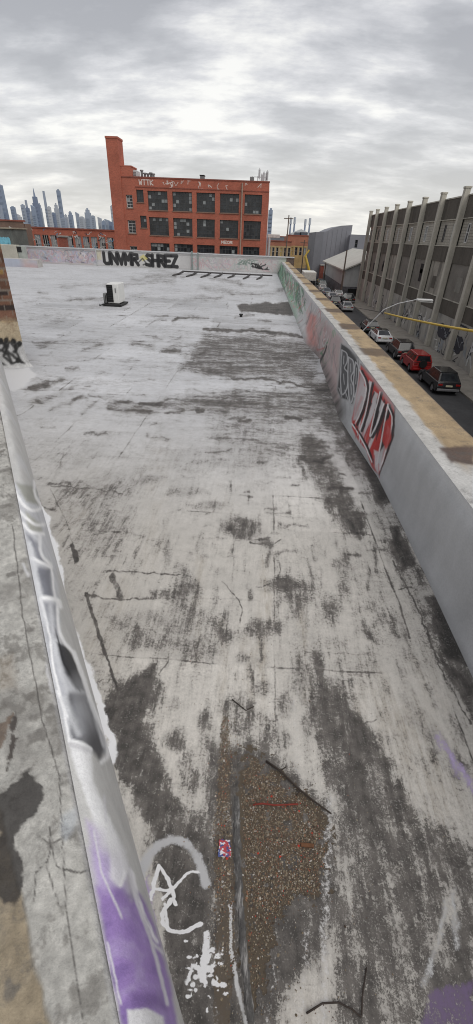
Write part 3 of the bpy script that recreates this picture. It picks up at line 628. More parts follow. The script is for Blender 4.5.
for pts, wd in [([z7(98,170),z7(100,210),z7(92,240),z7(102,285)],1.4),([z7(75,190),z7(100,205),z7(125,190)],1.2),([z7(100,210),z7(112,250),z7(128,255)],1.2),([z7(92,240),z7(70,262),z7(66,325)],1.2),([z7(130,255),z7(155,262),z7(185,256)],2.2),([z7(128,150),z7(122,190)],1.),([z7(102,285),z7(118,330)],1),
                ([z6(30,110),z6(55,330),z6(75,430),z6(98,560),z6(140,700),z7(130,330),z7(148,450),z7(165,570)],1.1)]:
    lay(col, (.06,.055,.05), wc.line(pts, wd, .7), .85)
lay(col, (.5,.53,.56), w.poly([z7(122,150),z7(160,122),z7(160,150),z7(130,200),z7(120,185)], 4), .6)
lay(col, (.6,.6,.61), sst(.02, .0, q[:, 1])*sst(3.2, 2.5, q[:, 0]), .6)
for pts in [[z6(55,200),z6(66,225)],[z6(110,440),z6(124,500)]]: lay(col, (.62,.62,.63), wc.line(pts, 3, 1.5), .8)
grid_obj('coping', PT2, painted('cracked_coping', .88, 170, .22, .8, 30., .28), lw, {'paint': col}, flip=False)
o_ = MB()
def lp(L, n, z): return (U[0]*L+Nn[0]*n, U[1]*L+Nn[1]*n, z)
vs = [lp(L, n, z_) for L in (-1.6, 9.9) for n, z_ in ((-.14, -6), (-.14, HP-.03), (-.10-wl, HP-.025), (-.10-wl, -6))]
o_.add(vs, [(0,1,5,4),(1,2,6,5),(2,3,7,6),(3,0,4,7),(0,3,2,1),(4,5,6,7)]); o_.build('outer_face', M_brickdark, lw)
# left edge beyond the pier
lw2 = MB(); vs = [lp(L, n, z_) for L in (11.2, 44.) for n, z_ in ((.05, -6), (.05, .5), (-.5, .5), (-.5, -6))]
lw2.add(vs, [(0,1,5,4),(1,2,6,5),(2,3,7,6),(3,0,4,7),(0,3,2,1),(4,5,6,7)])
# (kept out of the photograph by the pier) -- closes the roof edge
o = lw2.build('parapet_wall', M_concrete); tag(o, 'plain low parapet running on behind the brick pier at the left edge', 'parapet')

# --- brick pier with black brush graffiti at its foot
pr = empty('brick_pier', tuple(lp(9.95, .0, 0)), 'dark brick pier at the left edge with black splash graffiti at its foot', 'brick pier')
corner = np.array(onz(27.5, 366)[:2])
hh = 5.2
ca = np.linspace(0, 1, 90); cz = np.linspace(0, 1, 150)
A, Zg = np.meshgrid(ca, cz, indexing='ij')
zz = Zg**1.5*hh
fl_off = .10*np.exp(-zz/.13)
PA = np.array([-.8542, -.5200]); PU = np.array([-.5200, .8542])
P1 = np.stack([corner[0]+PA[0]*A*1.5-PA[0]*fl_off*(1-A)-PU[0]*fl_off, corner[1]+PA[1]*A*1.5-PA[1]*fl_off*(1-A)-PU[1]*fl_off, zz], 2)
fl = P1.reshape(-1, 3); pp = pix(fl); w = Paint(pp, 1., 5, 5); col = np.ones((len(pp), 4)); col[:, :3] = (.10,.055,.04)
zv = fl[:, 2]; u = (A.ravel()*1.5+20)
row = np.floor(zv/.085); bx = np.floor(u/.24+.5*(row % 2)); hsh = (np.sin(row*12.9+bx*78.2)*43758.5) % 1
col[:, :3] = np.array([.12,.062,.042])*(.4+1.3*hsh[:, None])
lay(col, (.30,.19,.07), (hsh > .82)*1., .9); lay(col, (.03,.025,.025), (hsh < .2)*1., .8)
lay(col, (.19,.165,.14), 1.*((zv/.085) % 1 < .16), .8); lay(col, (.19,.165,.14), 1.*(((u/.24+.5*(row % 2)) % 1) < .07), .7)
wz = zv+.04*fbm(np.stack([u, zv], 1), .3, 4, 3)
lay(col, (.40,.33,.23), sst(.86, .80, wz), 1.); lay(col, (.20,.14,.09), sst(.90, .87, wz)*sst(.82, .85, wz), .8)
lay(col, (.42,.42,.42), sst(.50, .44, wz), 1.)
for k in range(9): lay(col, (.25,.18,.12), w.line([(random.uniform(0,18), random.uniform(316,333)) for _ in range(3)], .9, .5), .5)
for pts in [[(0,341),(6,346),(10,342),(14,347),(18,343)],[(2,340),(8,352),(16,358),(24,364)],[(15,340),(16,352),(22,362)],[(8,346),(4,356),(12,364),(20,360)],[(0,350),(8,354),(14,368)],[(0,362),(8,368),(20,366),(30,372)],[(6,342),(3,350)],[(20,344),(14,352)]]:
    lay(col, (.025,.025,.025), w.line(pts, 3., 1.1), .92)
for c in [(6.5,340),(13.5,341),(19.5,344),(18,360),(1,341)]: lay(col, (.02,.02,.02), w.ell(c, (2.4,3.2), .3), .95)
lay(col, (.55,.55,.55), sst(.09, .03, zv), .8)
grid_obj('brick_face', P1, painted('pier_brick', .85, 40, .3, .6, 5.), pr, {'paint': col}, flip=True)
def prism_xy(pts, z0, z1):
    m = MB(); m.prism(pts, 'z', z0, z1); return m
def pq_(a, b): p = corner+PA*a+PU*b; return (p[0], p[1])
prism_xy([pq_(.0, .012), pq_(1.5, .012), pq_(1.5, 1.2), pq_(.0, 1.2)], -.1, hh-.01).build('side_face', M_brickdark, pr)
prism_xy([pq_(-.07, -.07), pq_(1.57, -.07), pq_(1.57, 1.27), pq_(-.07, 1.27)], hh, hh+.14).build('cap', M_concrete, pr)

# --- back parapet with lettering
YB = 38.0
bk = empty('parapet_wall', (0, YB, 0), 'white back parapet across the far end of the roof with black block lettering graffiti', 'parapet')
xb0, xb1, hb = ony(20.5,250,YB)[0], 1.5, 1.06
xs = np.linspace(xb0, xb1, 1100); zs = np.linspace(0, 1, 56)
XX, TT = np.meshgrid(xs, zs, indexing='ij'); PB = np.stack([XX, YB+0*XX, TT*hb], 2)
fl = PB.reshape(-1, 3); pp = pix(fl); w = Paint(pp, .5, 3, 4); wc = Paint(pp, .15, 3, 4); col = np.ones((len(pp), 4)); col[:, :3] = (.50,.49,.485)
q = fl[:, [0, 2]]; col[:, :3] *= (1+.3*fbm(q, 1.2, 5, 4))[:, None]
def bx(px_): return ony(px_, 257, YB)[0]
tints = [(.50,.36,.36), (.42,.44,.55), (.44,.38,.5), (.52,.42,.40), (.36,.45,.50), (.55,.5,.45), (.3,.3,.32), (.5,.3,.32)]
def scrib(n, x0, x1, z0, z1, cols_, wd=(.03, .08), al=(.3, .75)):
    pq = Paint(q, .05, .4, 6)
    for k in range(n):
        x = random.uniform(x0, x1); zq = random.uniform(z0, z1); s = random.uniform(.15, .5)
        pts = [(x, zq)]
        for j in range(random.randint(2, 5)): pts.append((pts[-1][0]+random.uniform(-s*.5, s), min(z1, max(z0, pts[-1][1]+random.uniform(-s, s)))))
        lay(col, random.choice(cols_), pq.line(pts, random.uniform(*wd), .02), random.uniform(*al))
for k in range(60):
    x = random.uniform(xb0+.2, bx(94)); lay(col, random.choice(tints), Paint(q, .15, .5, k).ell((x, random.uniform(.3,.8)), (random.uniform(.2,.6), random.uniform(.2,.4)), .5), .45)
scrib(330, xb0+.2, bx(95), .15, .95, tints+[(.12,.12,.15), (.62,.62,.62)])
lay(col, (.56,.56,.55), w.poly([ (102,245),(180,250),(180,265),(102,264)], 1), .5)
lay(col, (.55,.53,.36), wc.poly([(95.5,250),(101,250.5),(101.5,260),(96,260)], .8), .6)
def letters(txt, x0, x1, z0, z1, c, wd, slant=0.):
    pw = (x1-x0)/len(txt); pq = Paint(q, .02, .3, 8)
    for k, ch in enumerate(txt):
        for st in GLY[ch]:
            lay(col, c, pq.line([(x0+(k+p[0]*.92)*pw+slant*p[1], z0+p[1]*(z1-z0)) for p in st], wd, .022), .96)
xa, xb_, xc, xd = bx(104), bx(139), bx(146), bx(178)
K1 = (.022,.022,.024)
letters('UNVMR', xa, xb_, .18, .9, K1, .25); letters('SHREZ', xc, xd, .16, .88, K1, .25)
for (x0, x1) in ((xa, xb_), (xc, xd)):
    pass
lay(col, (.58,.52,.2), Paint(q, .04, .3, 8).poly([(xb_+.02, .70), ((xb_+xc)/2+.1, .9), (xc+.1, .6), ((xb_+xc)/2, .42)], .05), .85)
lay(col, K1, Paint(q, .04, .3, 8).line([(xb_-.1,.3),(xb_+.25,.62),(xc,.3),(xb_+.3,.2)], .1, .03), .8)
for k in range(3):
    letters(['RWK','SOBA','HEAT'][k], bx(191+k*22), bx(191+k*22+19), .22, .78, [(.52,.34,.36),(.46,.40,.44),(.38,.42,.40)][k], .06)
scrib(150, -5.6, 1.0, .12, .9, [(.55,.30,.33), (.42,.36,.38), (.50,.42,.40), (.30,.30,.32), (.40,.45,.42)], (.03,.06), (.25,.6))
scrib(14, bx(252), bx(268), .25, .6, [(.03,.03,.03)], (.05,.11), (.8,.95)); scrib(16, bx(238), bx(252), .5, .85, [(.12,.18,.15),(.2,.25,.22)], (.03,.06), (.5,.8))
lay(col, (.33,.42,.33), sst(.7, 1.3, fl[:, 0]), .6)
lay(col, (.25,.25,.25), sst(.12, .0, fl[:, 2])*(.5+fbm(q, .8, 3, 3)), .6); lay(col, (.17,.17,.17), sst(.90, .94, fl[:, 2])*sst(1.0, .97, fl[:, 2]), .45)
grid_obj('wall_face', PB, painted('tagged_white_wall', .8, 30, .12, .2, 1.5), bk, {'paint': col}, flip=False)
b2 = MB(); b2.box((xb0, YB+.01, -6), (xb1+.6, YB+.5, hb-.01)); b2.build('outer_face', M_brickdark, bk)
M_galv = plain('grey_metal_coping', (.48,.48,.49), .6, .2, .15, 2.)
b2 = MB(); b2.bbox((xb0-.03, YB-.05, hb), (xb1+.6, YB+.56, hb+.07), .015); b2.build('coping', M_galv, bk)
p_ = MB(); a_ = ony(192, 263, YB-.1)
p_.box((a_[0]-.05, YB-.1, 0), (a_[0]+.05, YB-.02, 1.25)); p_.box((a_[0]+.42, YB-.1, 0), (a_[0]+.5, YB-.02, 1.2)); p_.build('down_pipe', plain('grey_green_pipe', (.22,.26,.25), .6), bk)
p_ = MB(); p_.box((xa-.62, YB-.06, .06), (xa-.54, YB-.02, hb)); p_.build('conduit', M_galv, bk)
# low stepped piece at its left end
ls_ = empty('parapet_wall', (ony(24,262,33.4)[0], 33.4, 0), 'short low step of wall washed pink and blue at the far left end of the roof', 'parapet')
sx0, sx1 = ony(2,262,33.4)[0], ony(37,262,33.4)[0]
xs = np.linspace(sx0, sx1, 160); zs = np.linspace(0, 1, 24); XX, TT = np.meshgrid(xs, zs, indexing='ij'); PB2 = np.stack([XX, 33.4+0*XX, TT*.48], 2)
fl = PB2.reshape(-1, 3); q = fl[:, [0, 2]]; col = np.ones((len(fl), 4)); col[:, :3] = (.50,.42,.40); col[:, :3] *= (1+.4*fbm(q, .6, 3, 4))[:, None]
for k in range(14): lay(col, random.choice([(.38,.45,.56), (.55,.48,.47), (.5,.36,.36)]), Paint(q, .1, .3, k).ell((random.uniform(sx0,sx1), random.uniform(0,.4)), (.5,.2), .6), .5)
lay(col, (.37,.44,.55), sst(sx0+1.8, sx0+1.1, fl[:, 0]), .6)
grid_obj('wall_face', PB2, painted('washed_step', .8, 30, .15, .2), ls_, {'paint': col})
b2 = MB(); b2.box((sx0, 33.41, 0), (sx1, 34.2, .475)); b2.build('coping', plain('pale_render', (.45,.43,.41), .85), ls_)
bw = empty('parapet_wall', (-16.4, 36, 0), 'beige block of wall with a dark square opening at the far left roof end', 'parapet')
a_ = ony(2, 256, 36); b_ = ony(15.5, 245, 36)
b2 = MB(); b2.bbox((a_[0]-1.5, 36, -.2), (b_[0], 36.6, b_[2]), .03); b2.build('wall_face', plain('beige_render', (.44,.42,.36), .85, 0, .2, 1.5), bw)
a2 = ony(22, 246, 36); b2 = MB(); b2.bbox((b_[0]+.002, 36.1, -.1), (a2[0], 36.62, a2[2]), .03); b2.build('side_block', plain('grey_green_render', (.35,.37,.34), .85), bw)
d1, d2 = ony(16.5, 252, 36.07), ony(20.6, 246.8, 36.07); b2 = MB(); b2.box((d1[0], 36.06, d1[2]), (d2[0], 36.1-.002, d2[2])); b2.build('opening', plain('hole_dark', (.02,.02,.02)), bw)  # dark plate stands in for the shade inside the hole

# building below the roof
bb = MB()
bb.add([(xl(-2.3), -2.3, -.05), (XR, -2.3, -.05), (XR, 39, -.05), (xl(39), 39, -.05), (xl(-2.3), -2.3, -6), (XR, -2.3, -6), (XR, 39, -6), (xl(39), 39, -6)], [(3,2,1,0),(4,5,6,7),(0,1,5,4),(1,2,6,5),(2,3,7,6),(3,0,4,7)])
o = bb.build('warehouse_building', M_brickdark); tag(o, 'brick warehouse body under the silver roof we stand on', 'building')

# ------------------------------------------------------------------ things on the roof
M_white = plain('white_enamel', (.66,.66,.64), .45, 0, .08, 4.); M_black = plain('black_plastic', (.022,.022,.022), .55); M_steel = plain('dull_steel', (.22,.22,.22), .5, .4)
M_darkgap = plain('dark_gap', (.012,.012,.013), .7)
a0 = ony(103, 305.5, 17.2); a1 = ony(116, 287, 17.2); ax0, ax1 = a0[0]+.1, a1[0]+.05; az = .74
ac = empty('air_conditioner', ((ax0+ax1)/2, 17.3, 0), 'white boxy outdoor air conditioning unit with dark side standing alone on the roof', 'air conditioner')
b2 = MB(); b2.bbox((ax0+.12, 17.15, .1), (ax1+.03, 17.95, az), .02); b2.build('housing', M_white, ac)
b2 = MB(); b2.box((ax0+.13, 17.13, .14), (ax0+.34, 17.149, az-.04)); b2.box((ax0+.10, 17.2, .14), (ax0+.119, 17.9, az-.04))
for k in range(9): b2.box((ax0+.13, 17.118, .16+k*.06), (ax0+.34, 17.129, .18+k*.06), 1)
b2.build('coil_side', [M_darkgap, M_black], ac)
b2 = MB(); b2.box((ax0+.42, 17.138, .45), (ax0+.46, 17.149, .6)); b2.build('handle', M_steel, ac)
b2 = MB(); b2.bbox((ax0-.08, 17.05, .02), (ax1+.12, 18.0, .08), .012); b2.build('base_plate', M_black, ac)
b2 = MB(); b2.bbox((ax0-.06, 17.2, .09), (ax0+.07, 17.4, .42), .02); b2.build('control_box', M_steel, ac)
b2 = MB(); b2.tube([(ax0, 17.3, .4), (ax0+.05, 17.15, .3), (ax0+.02, 17.05, .08), (ax0-.15, 17.0, .03), (ax0-.25, 17.3, .03)], .018); b2.build('pipe', M_black, ac)
# rail on short feet at the back
rl = empty('pipe_rail', (-4, 36, 0), 'dark pipe rail on short slanted feet lying across the roof before the back parapet', 'pipe rail')
y0 = 33.2; xs_ = [ony(p, 268, y0)[0] for p in (181, 273)]
b2 = MB(); b2.tube([(xs_[0]-.0, y0+.5, .16), ((xs_[0]+xs_[1])/2, y0+.4, .14), (xs_[1], y0+.1, .16)], .045); b2.build('rail', plain('rusty_dark_pipe', (.06,.055,.055), .7), rl)
for p in (182, 196, 210, 222, 235, 250, 263):
    xx = ony(p, 268, y0)[0]; b2 = MB(); b2.tube([(xx, y0+.4, .14), (xx-.12, y0-.5, .07), (xx-.34, y0-1.5-.7*random.random(), .03)], .07, r2=.05); b2.build('foot', plain('rusty_dark_pipe', (.06,.055,.055)), rl)
# small dark vent stub
vv = onz(241, 317); v_ = empty('vent_stub', tuple(vv), 'small dark vent stub on the clean silver area before the torn felt strip', 'vent')
b2 = MB(); b2.tube([(vv[0], vv[1], 0), (vv[0], vv[1], .07)], .05, 12); b2.build('pipe', M_black, v_); b2 = MB(); b2.tube([(vv[0], vv[1], .07), (vv[0], vv[1], .10)], .07, 12); b2.build('cap', M_black, v_)
def roofz(x, y): return float(.012*fbm(np.array([[x, y]], float), .9, 77, 3)[0])
# --- debris near our feet
M_twig = plain('dead_wood', (.045,.035,.03), .85); 
def strand(name, pts, r, label, cat, mat=M_twig, r2=None, side=None):
    P = [np.array(onz(*p)) for p in pts]; P = [(p[0], p[1], r+.003+.005*random.random()+roofz(p[0], p[1])) for p in P]
    b = MB(); b.tube(P, r, 6, r2=r2)
    for sp in side or []:
        Q = [np.array(onz(*p)) for p in sp]; b.tube([(p[0], p[1], r+.006+roofz(p[0], p[1])) for p in Q], r*.5, 5)
    o = b.build(name, mat, smooth=True); tag(o, label, cat)
strand('twig', [(266,762),(280,772),(296,788),(312,801),(331,815)], .0065, 'dark bent branch lying along the upper right edge of the gravel patch', 'branch', r2=.004, side=[[(280,772),(286,768)],[(300,791),(296,797)]])
strand('twig', [(306,1014),(322,1004),(338,1003),(352,1010),(361,1018)], .0035, 'thin curved dark twig at the bottom edge right of the gravel patch', 'twig', r2=.0025)
strand('twig', [(361,1016),(362,995),(366,968)], .003, 'thin straight dark twig standing up the picture beside the curved one', 'twig')
strand('stick', [(253,806),(262,804.5),(275,806),(298,805)], .0042, 'short dark red stick lying crosswise on the gravel patch', 'stick', plain('red_stick', (.20,.035,.025), .7))
strand('twig', [(232,700),(246,711),(254,707)], .0035, 'small curved twig above the gravel patch', 'twig')
sp1 = MB(); p = onz(307, 846); zz_ = roofz(p[0], p[1]); sp1.bbox((p[0]-.03, p[1]-.008, zz_), (p[0]+.03, p[1]+.008, zz_+.01), .003); o = sp1.build('wood_scrap', plain('brown_wood', (.13,.06,.03), .8, 0, .4, 40)); tag(o, 'brown splinter of wood on the right side of the gravel patch', 'wood scrap')
lp_ = empty('label_scrap', tuple(onz(224, 850)), 'torn scrap of blue, red and white printed label lying on the narrow gravel stripe', 'label scrap')
c4 = [np.array(onz(*p)) for p in [(218,858),(231,858),(230,841),(219,840)]]
b2 = MB(); gx = 9
vs = []; fs = []
for j in range(gx):
    for i in range(gx):
        s, t = i/(gx-1), j/(gx-1); p = (c4[0]*(1-s)+c4[1]*s)*(1-t)+(c4[3]*(1-s)+c4[2]*s)*t; vs.append((p[0]+random.uniform(-.002,.002), p[1]+random.uniform(-.002,.002), roofz(p[0],p[1])+.006+.007*random.random()))
b2.add(vs, [(j*gx+i, j*gx+i+1, (j+1)*gx+i+1, (j+1)*gx+i) for j in range(gx-1) for i in range(gx-1)])
lm, nt, b = nmat('printed_label'); n1 = noise(nt, 55, 2, .5); n2 = noise(nt, 75, 2, .5, stretch=(1,1.3,1))
c = mixc(nt, mrange(nt, n1, .5, .53), (.05,.07,.22), (.42,.05,.06)); c = mixc(nt, mrange(nt, n2, .56, .59), c, (.62,.62,.66)); nt.links.new(c, b.inputs['Base Color']); b.inputs['Roughness'].default_value = .5
b2.build('paper', lm, lp_, smooth=True)
fs_ = MB(); cl_ = [(236,797),(236.5,825),(237,850),(238.5,880),(240,908),(242,935),(244,962),(247,992),(250,1023)]; cl_ = sm(cl_, 7); nw = 7; vs = []
for i_, (qx, qy) in enumerate(cl_):
    hw_ = (3.4+1.6*i_/len(cl_))+random.uniform(-.7,.7)
    for j_ in range(nw):
        t_ = j_/(nw-1)*2-1; p = onz(qx+t_*hw_, qy); vs.append((p[0], p[1], roofz(p[0], p[1])+.002+.010*(1-t_*t_)+random.uniform(-.0012,.0012)))
fs_.add(vs, [(i_*nw+j_, i_*nw+j_+1, (i_+1)*nw+j_+1, (i_+1)*nw+j_) for i_ in range(len(cl_)-1) for j_ in range(nw-1)])
o = fs_.build('flashing_strip', plain('tarred_strip', (.085,.082,.08), .8, 0, .6, 30., .5, .3, ((.42,.41,.40), 24., (2.5,.5,1), .75)), smooth=True); tag(o, 'long narrow dark grey roofing strip running down between the two gravel beds', 'roofing strip')
# loose gravel (countless)
def in_poly(p, poly):
    r = False
    for a, b in zip(poly, poly[1:]+poly[:1]):
        if (a[1] > p[1]) != (b[1] > p[1]) and p[0] < (b[0]-a[0])*(p[1]-a[1])/(b[1]-a[1])+a[0]: r = not r
    return r
bedP = [tuple(onz(*p)[:2]) for p in [(243,756),(256,760),(276,772),(325,816),(325,890),(298,904),(274,924),(262,986),(246,1004),(244,960),(241,850),(241,798)]]
bed2P = [tuple(onz(*p)[:2]) for p in [(222,718),(228,718),(231,800),(233,860),(234,960),(227,1028),(214,1028),(217,900),(217,820)]]
ico = bmesh.new(); bmesh.ops.create_icosphere(ico, subdivisions=1, radius=1); ico.verts.ensure_lookup_table(); ico.verts.index_update()
IV = np.array([v.co[:] for v in ico.verts]); IF = [[v.index for v in f.verts] for f in ico.faces]; ico.free()
def pebbles(n, sampler, rr):
    vs = []; fs = []; cs = []
    pal = [(.20,.16,.11), (.30,.26,.20), (.11,.08,.06), (.42,.38,.33), (.15,.10,.07), (.24,.13,.08), (.09,.085,.08), (.52,.50,.47), (.25,.20,.14)]
    wts = [6, 4, 6, 1.6, 5, 2, 3, .7, 5]
    ps_ = [sampler() for k in range(n)]; zo = .012*fbm(np.array([p[:2] for p in ps_]), .9, 77, 3)
    for k in range(n):
        x, y, zb = ps_[k]; zb += zo[k]; r = random.uniform(*rr)*(1.9 if random.random() < .06 else 1)
        sc = np.array([r*random.uniform(.8,1.5), r*random.uniform(.7,1.3), r*random.uniform(.5,.8)]); a = random.random()*6.28
        J = IV*sc*(1+rng.uniform(-.18, .18, (len(IV), 1))); ca, sa = math.cos(a), math.sin(a)
        J = np.stack([J[:,0]*ca-J[:,1]*sa+x, J[:,0]*sa+J[:,1]*ca+y, J[:,2]+zb+sc[2]*.5], 1)
        b = len(vs); vs += J.tolist(); fs += [[i+b for i in f] for f in IF]
        c = np.array(random.choices(pal, wts)[0])*random.uniform(.55, 1.15)
        if random.random() < .012: c = np.array([.45,.05,.03])
        cs += [(*c, 1)]*len(J)
    return vs, fs, cs
def samp_bed():
    while True:
        pl = bedP if random.random() < .68 else bed2P; xs1 = [p[0] for p in pl]; ys1 = [p[1] for p in pl]
        p = (random.uniform(min(xs1), max(xs1)), random.uniform(min(ys1), max(ys1)))
        jx = np.array([random.gauss(0,.022), random.gauss(0,.035)])
        if in_poly(p+jx, pl) and (p[1] > .62 or random.random() < .45): return p[0], p[1], (-.003 if pl is bedP else -.001)
def samp_wide():
    while True:
        t = random.random()
        p = np.array(onz(random.gauss(258, 60), random.uniform(640, 1024)))
        if p[0] > xl(p[1])+.12 and p[0] < 1.4: return p[0], p[1], 0.
vs, fs, cs = pebbles(17000, samp_bed, (.0009, .0030))
v2, f2, c2 = pebbles(700, samp_wide, (.0010, .0026))
f2 = [[i+len(vs) for i in f] for f in f2]
me = bpy.data.meshes.new('gravel'); me.from_pydata(vs+v2, [], fs+f2); at = me.attributes.new('paint', 'FLOAT_COLOR', 'POINT'); at.data.foreach_set('color', np.array(cs+c2, np.float32).ravel())
me.materials.append(painted('gravel_stone', .85, 300, .25, .2, 60.)); gr = bpy.data.objects.new('gravel', me); C.objects.link(gr)
tag(gr, 'brown loose gravel and grit in the bare patch of the roof', 'gravel', None, 'stuff')

# ------------------------------------------------------------------ street level
ZS = -6.0
M_ground = plain('city_ground', (.16,.155,.145), .9, 0, .3, .05)
b2 = MB(); b2.quad((-6000,-3000,ZS-.03), (6000,-3000,ZS-.03), (6000,9000,ZS-.03), (-6000,9000,ZS-.03)); tag(b2.build('ground', M_ground), 'flat city ground reaching to the horizon', None, None, 'structure')
M_asph = plain('asphalt', (.062,.062,.064), .85, 0, .3, .8, .3, .3, ((.03,.03,.03), .6, (1,.2,1), .5)); M_side = plain('pavement_slab', (.30,.275,.24), .9, 0, .22, .9, .3, .3, ((.15,.14,.13), 1., (1,1,1), .5))
b2 = MB(); b2.quad((4.9,-30,ZS), (13.5,-30,ZS), (13.5,170,ZS), (4.9,170,ZS)); tag(b2.build('road', M_asph), 'dark asphalt street running beside the roof', None, None, 'structure')
b2 = MB(); b2.box((13.5,-30,ZS-.1), (16.0,84,ZS+.13)); b2.box((13.5,84,ZS-.1), (13.9,84.5,ZS+.12)); b2.build('pavement', M_side)['kind'] = 'structure'
b2 = MB(); b2.box((2.1,-30,ZS-.1), (4.9,170,ZS+.13)); b2.build('pavement', M_side)['kind'] = 'structure'
b2 = MB(); b2.quad((-40,39.5,ZS+.004), (13.5,39.5,ZS+.004), (13.5,50,ZS+.004), (-40,50,ZS+.004)); 
b2 = MB()
for k in range(26): b2.quad((9.1, -20+k*7, ZS+.006), (9.22, -20+k*7, ZS+.006), (9.22, -17+k*7, ZS+.006), (9.1, -17+k*7, ZS+.006))
b2.build('lane_marking', plain('road_paint', (.5,.48,.4), .8, 0, .3, 5))['kind'] = 'structure'

# facade with real openings
def facade(mb, mp, u0, u1, v0, v1, holes, depth, m=0, mrev=0):
    """mp(u, v, d) -> point, d = depth into the wall"""
    us = sorted({u0, u1, *[h[0] for h in holes], *[h[1] for h in holes]}); vs = sorted({v0, v1, *[h[2] for h in holes], *[h[3] for h in holes]})
    for a, b in zip(us[:-1], us[1:]):
        for c, d in zip(vs[:-1], vs[1:]):
            mu, mv = (a+b)/2, (c+d)/2
            if any(h[0] < mu < h[1] and h[2] < mv < h[3] for h in holes): continue
            mb.quad(mp(a,c,0), mp(b,c,0), mp(b,d,0), mp(a,d,0), m)
    for h in holes:
        a, b, c, d = h[:4]
        for p, q in (((a,c),(b,c)), ((b,c),(b,d)), ((b,d),(a,d)), ((a,d),(a,c))):
            mb.quad(mp(*p,0), mp(*q,0), mp(*q,depth), mp(*p,depth), mrev)

# ------------------------------------------------------------------ red brick factory at the end
YF = 72.0
bf = empty('brick_building', (-11, YF, ZS), 'big orange red brick factory with tall stair chimney and dark gridded windows', 'building')
M_red = brickmat('red_brick', (.45,.115,.068), (.33,.083,.05), (.37,.17,.12)); M_red2 = brickmat('dark_red_brick', (.27,.07,.045), (.22,.055,.038), (.25,.12,.09))
M_frame = plain('dark_window_frame', (.075,.075,.075), .5); M_pane = glassy('dark_pane'); M_pale = plain('pale_pane', (.30,.32,.32), .5, 0, .3, 2.)
def fx(px_): return ony(px_, 203, YF)[0]
def fz(py_): return ony(200, py_, YF)[2]
cols_ = [(148,167.7),(172.5,192),(196.5,214.9),(220,239),(244.5,262)]
rows_ = [(192.6,211.8),(219,237),(244.8,263),(270.5,289)]
small = [((126.4,132.8),(197.5,210.5)), ((137,144),(192,204.5)), ((126,134),(223,236)), ((139,145.5),(218,230)), ((126.2,133.6),(249,262))]
holes = [(fx(a), fx(b), fz(d), fz(c)) for (c, d) in rows_ for (a, b) in cols_]; sh = [(fx(a), fx(b), fz(d), fz(c)) for (a, b), (c, d) in small]
xL, xR_, zT = -20.4, -.25, 8.45
mf = MB(); facade(mf, lambda u, v, d: (u, YF+d, v), xL, xR_, ZS, zT, holes+sh, .32)
mf.quad((xR_,YF,ZS), (xR_,YF+30,ZS), (xR_,YF+30,zT), (xR_,YF,zT)); mf.quad((xL,YF,ZS), (xL,YF+30,ZS), (xL,YF+30,zT), (xL,YF,zT)); mf.quad((xL,YF+.3,zT-.6), (xR_,YF+.3,zT-.6), (xR_,YF+30,zT-.6), (xL,YF+30,zT-.6)); mf.quad((xL,YF+30,ZS), (xR_,YF+30,ZS), (xR_,YF+30,zT), (xL,YF+30,zT))
mf.box((xL,YF+.05,zT-.62), (xR_,YF+.35,zT-.003))
mf.build('wall', M_red, bf)
bc = MB(); bc.box((xL, YF-.06, zT), (xR_+.06, YF+.42, zT+.14)); bc.box((xL+2, YF-.05, fz(189.6)), (xR_+.05, YF, fz(189.6)+.1)); bc.build('cornice', M_red2, bf)
for i, h in enumerate(holes+sh):
    a, b, c, d = h; big = i < len(holes); fr = MB(); t = .07
    for (p, q) in (((a,c),(a+t,d)), ((b-t,c),(b,d)), ((a,c),(b,c+t)), ((a,d-t),(b,d))): fr.box((p[0],YF+.2,p[1]), (q[0],YF+.31,q[1]))
    nu, nv = (6, 5) if big else (2, 4)
    for k in range(1, nu): x = a+(b-a)*k/nu; wd = .06 if (big and k in (2, 4)) else .03; fr.box((x-wd/2,YF+.22,c), (x+wd/2,YF+.3,d))
    for k in range(1, nv): z_ = c+(d-c)*k/nv; fr.box((a,YF+.225,z_-.02), (b,YF+.295,z_+.02))
    fo = fr.build('window', M_frame if (big or i % 2) else M_white, bf)
    pn = MB(); pw_ = (b-a)/nu; ph = (d-c)/nv; light = (.22 if (i % 5) < 2 else .05) if big else .08
    for p in range(nu):
        for r in range(nv):
            mi = 1 if random.random() < light*(1.5 if r >= 2 else .5) else (2 if random.random() < .2 else 0)
            pn.quad((a+p*pw_,YF+.26,c+r*ph), (a+(p+1)*pw_,YF+.26,c+r*ph), (a+(p+1)*pw_,YF+.26,c+(r+1)*ph), (a+p*pw_,YF+.26,c+(r+1)*ph), mi)
    pn.build('pane', [M_pane, M_pale, plain('grey_pane', (.055,.06,.065), .2)], fo)
    sl = MB(); sl.box((a-.06,YF-.08,c-.12), (b+.06,YF+.2,c)); sl.build('sill', plain('worn_sill', (.24,.15,.115), .8), fo)
ch = MB(); c0, c1 = ony(105.5,138,YF)[0], ony(117.5,138,YF)[0]; ch.box((c0,YF-.12,ZS), (c1,YF+2.2,12.4)); ch.box((c0-.05,YF-.17,12.4), (c1+.05,YF+2.25,12.62)); ch.build('chimney', M_red, bf)
ch = MB(); ch.box((c1,YF+.02,zT-.3), (ony(131,170,YF)[0],YF+3,9.6)); ch.box((c1-.0,YF-.0,9.6), (ony(131,170,YF)[0]+.08,YF+3.05,9.72)); ch.build('stair_bulkhead', M_red, bf)
dp = MB(); dp.tube([(fx(241.8),YF-.12,8.3), (fx(241.8),YF-.12,ZS)], .1); dp.build('down_pipe', plain('pale_pipe', (.32,.24,.19), .7), bf)
gt = MB()
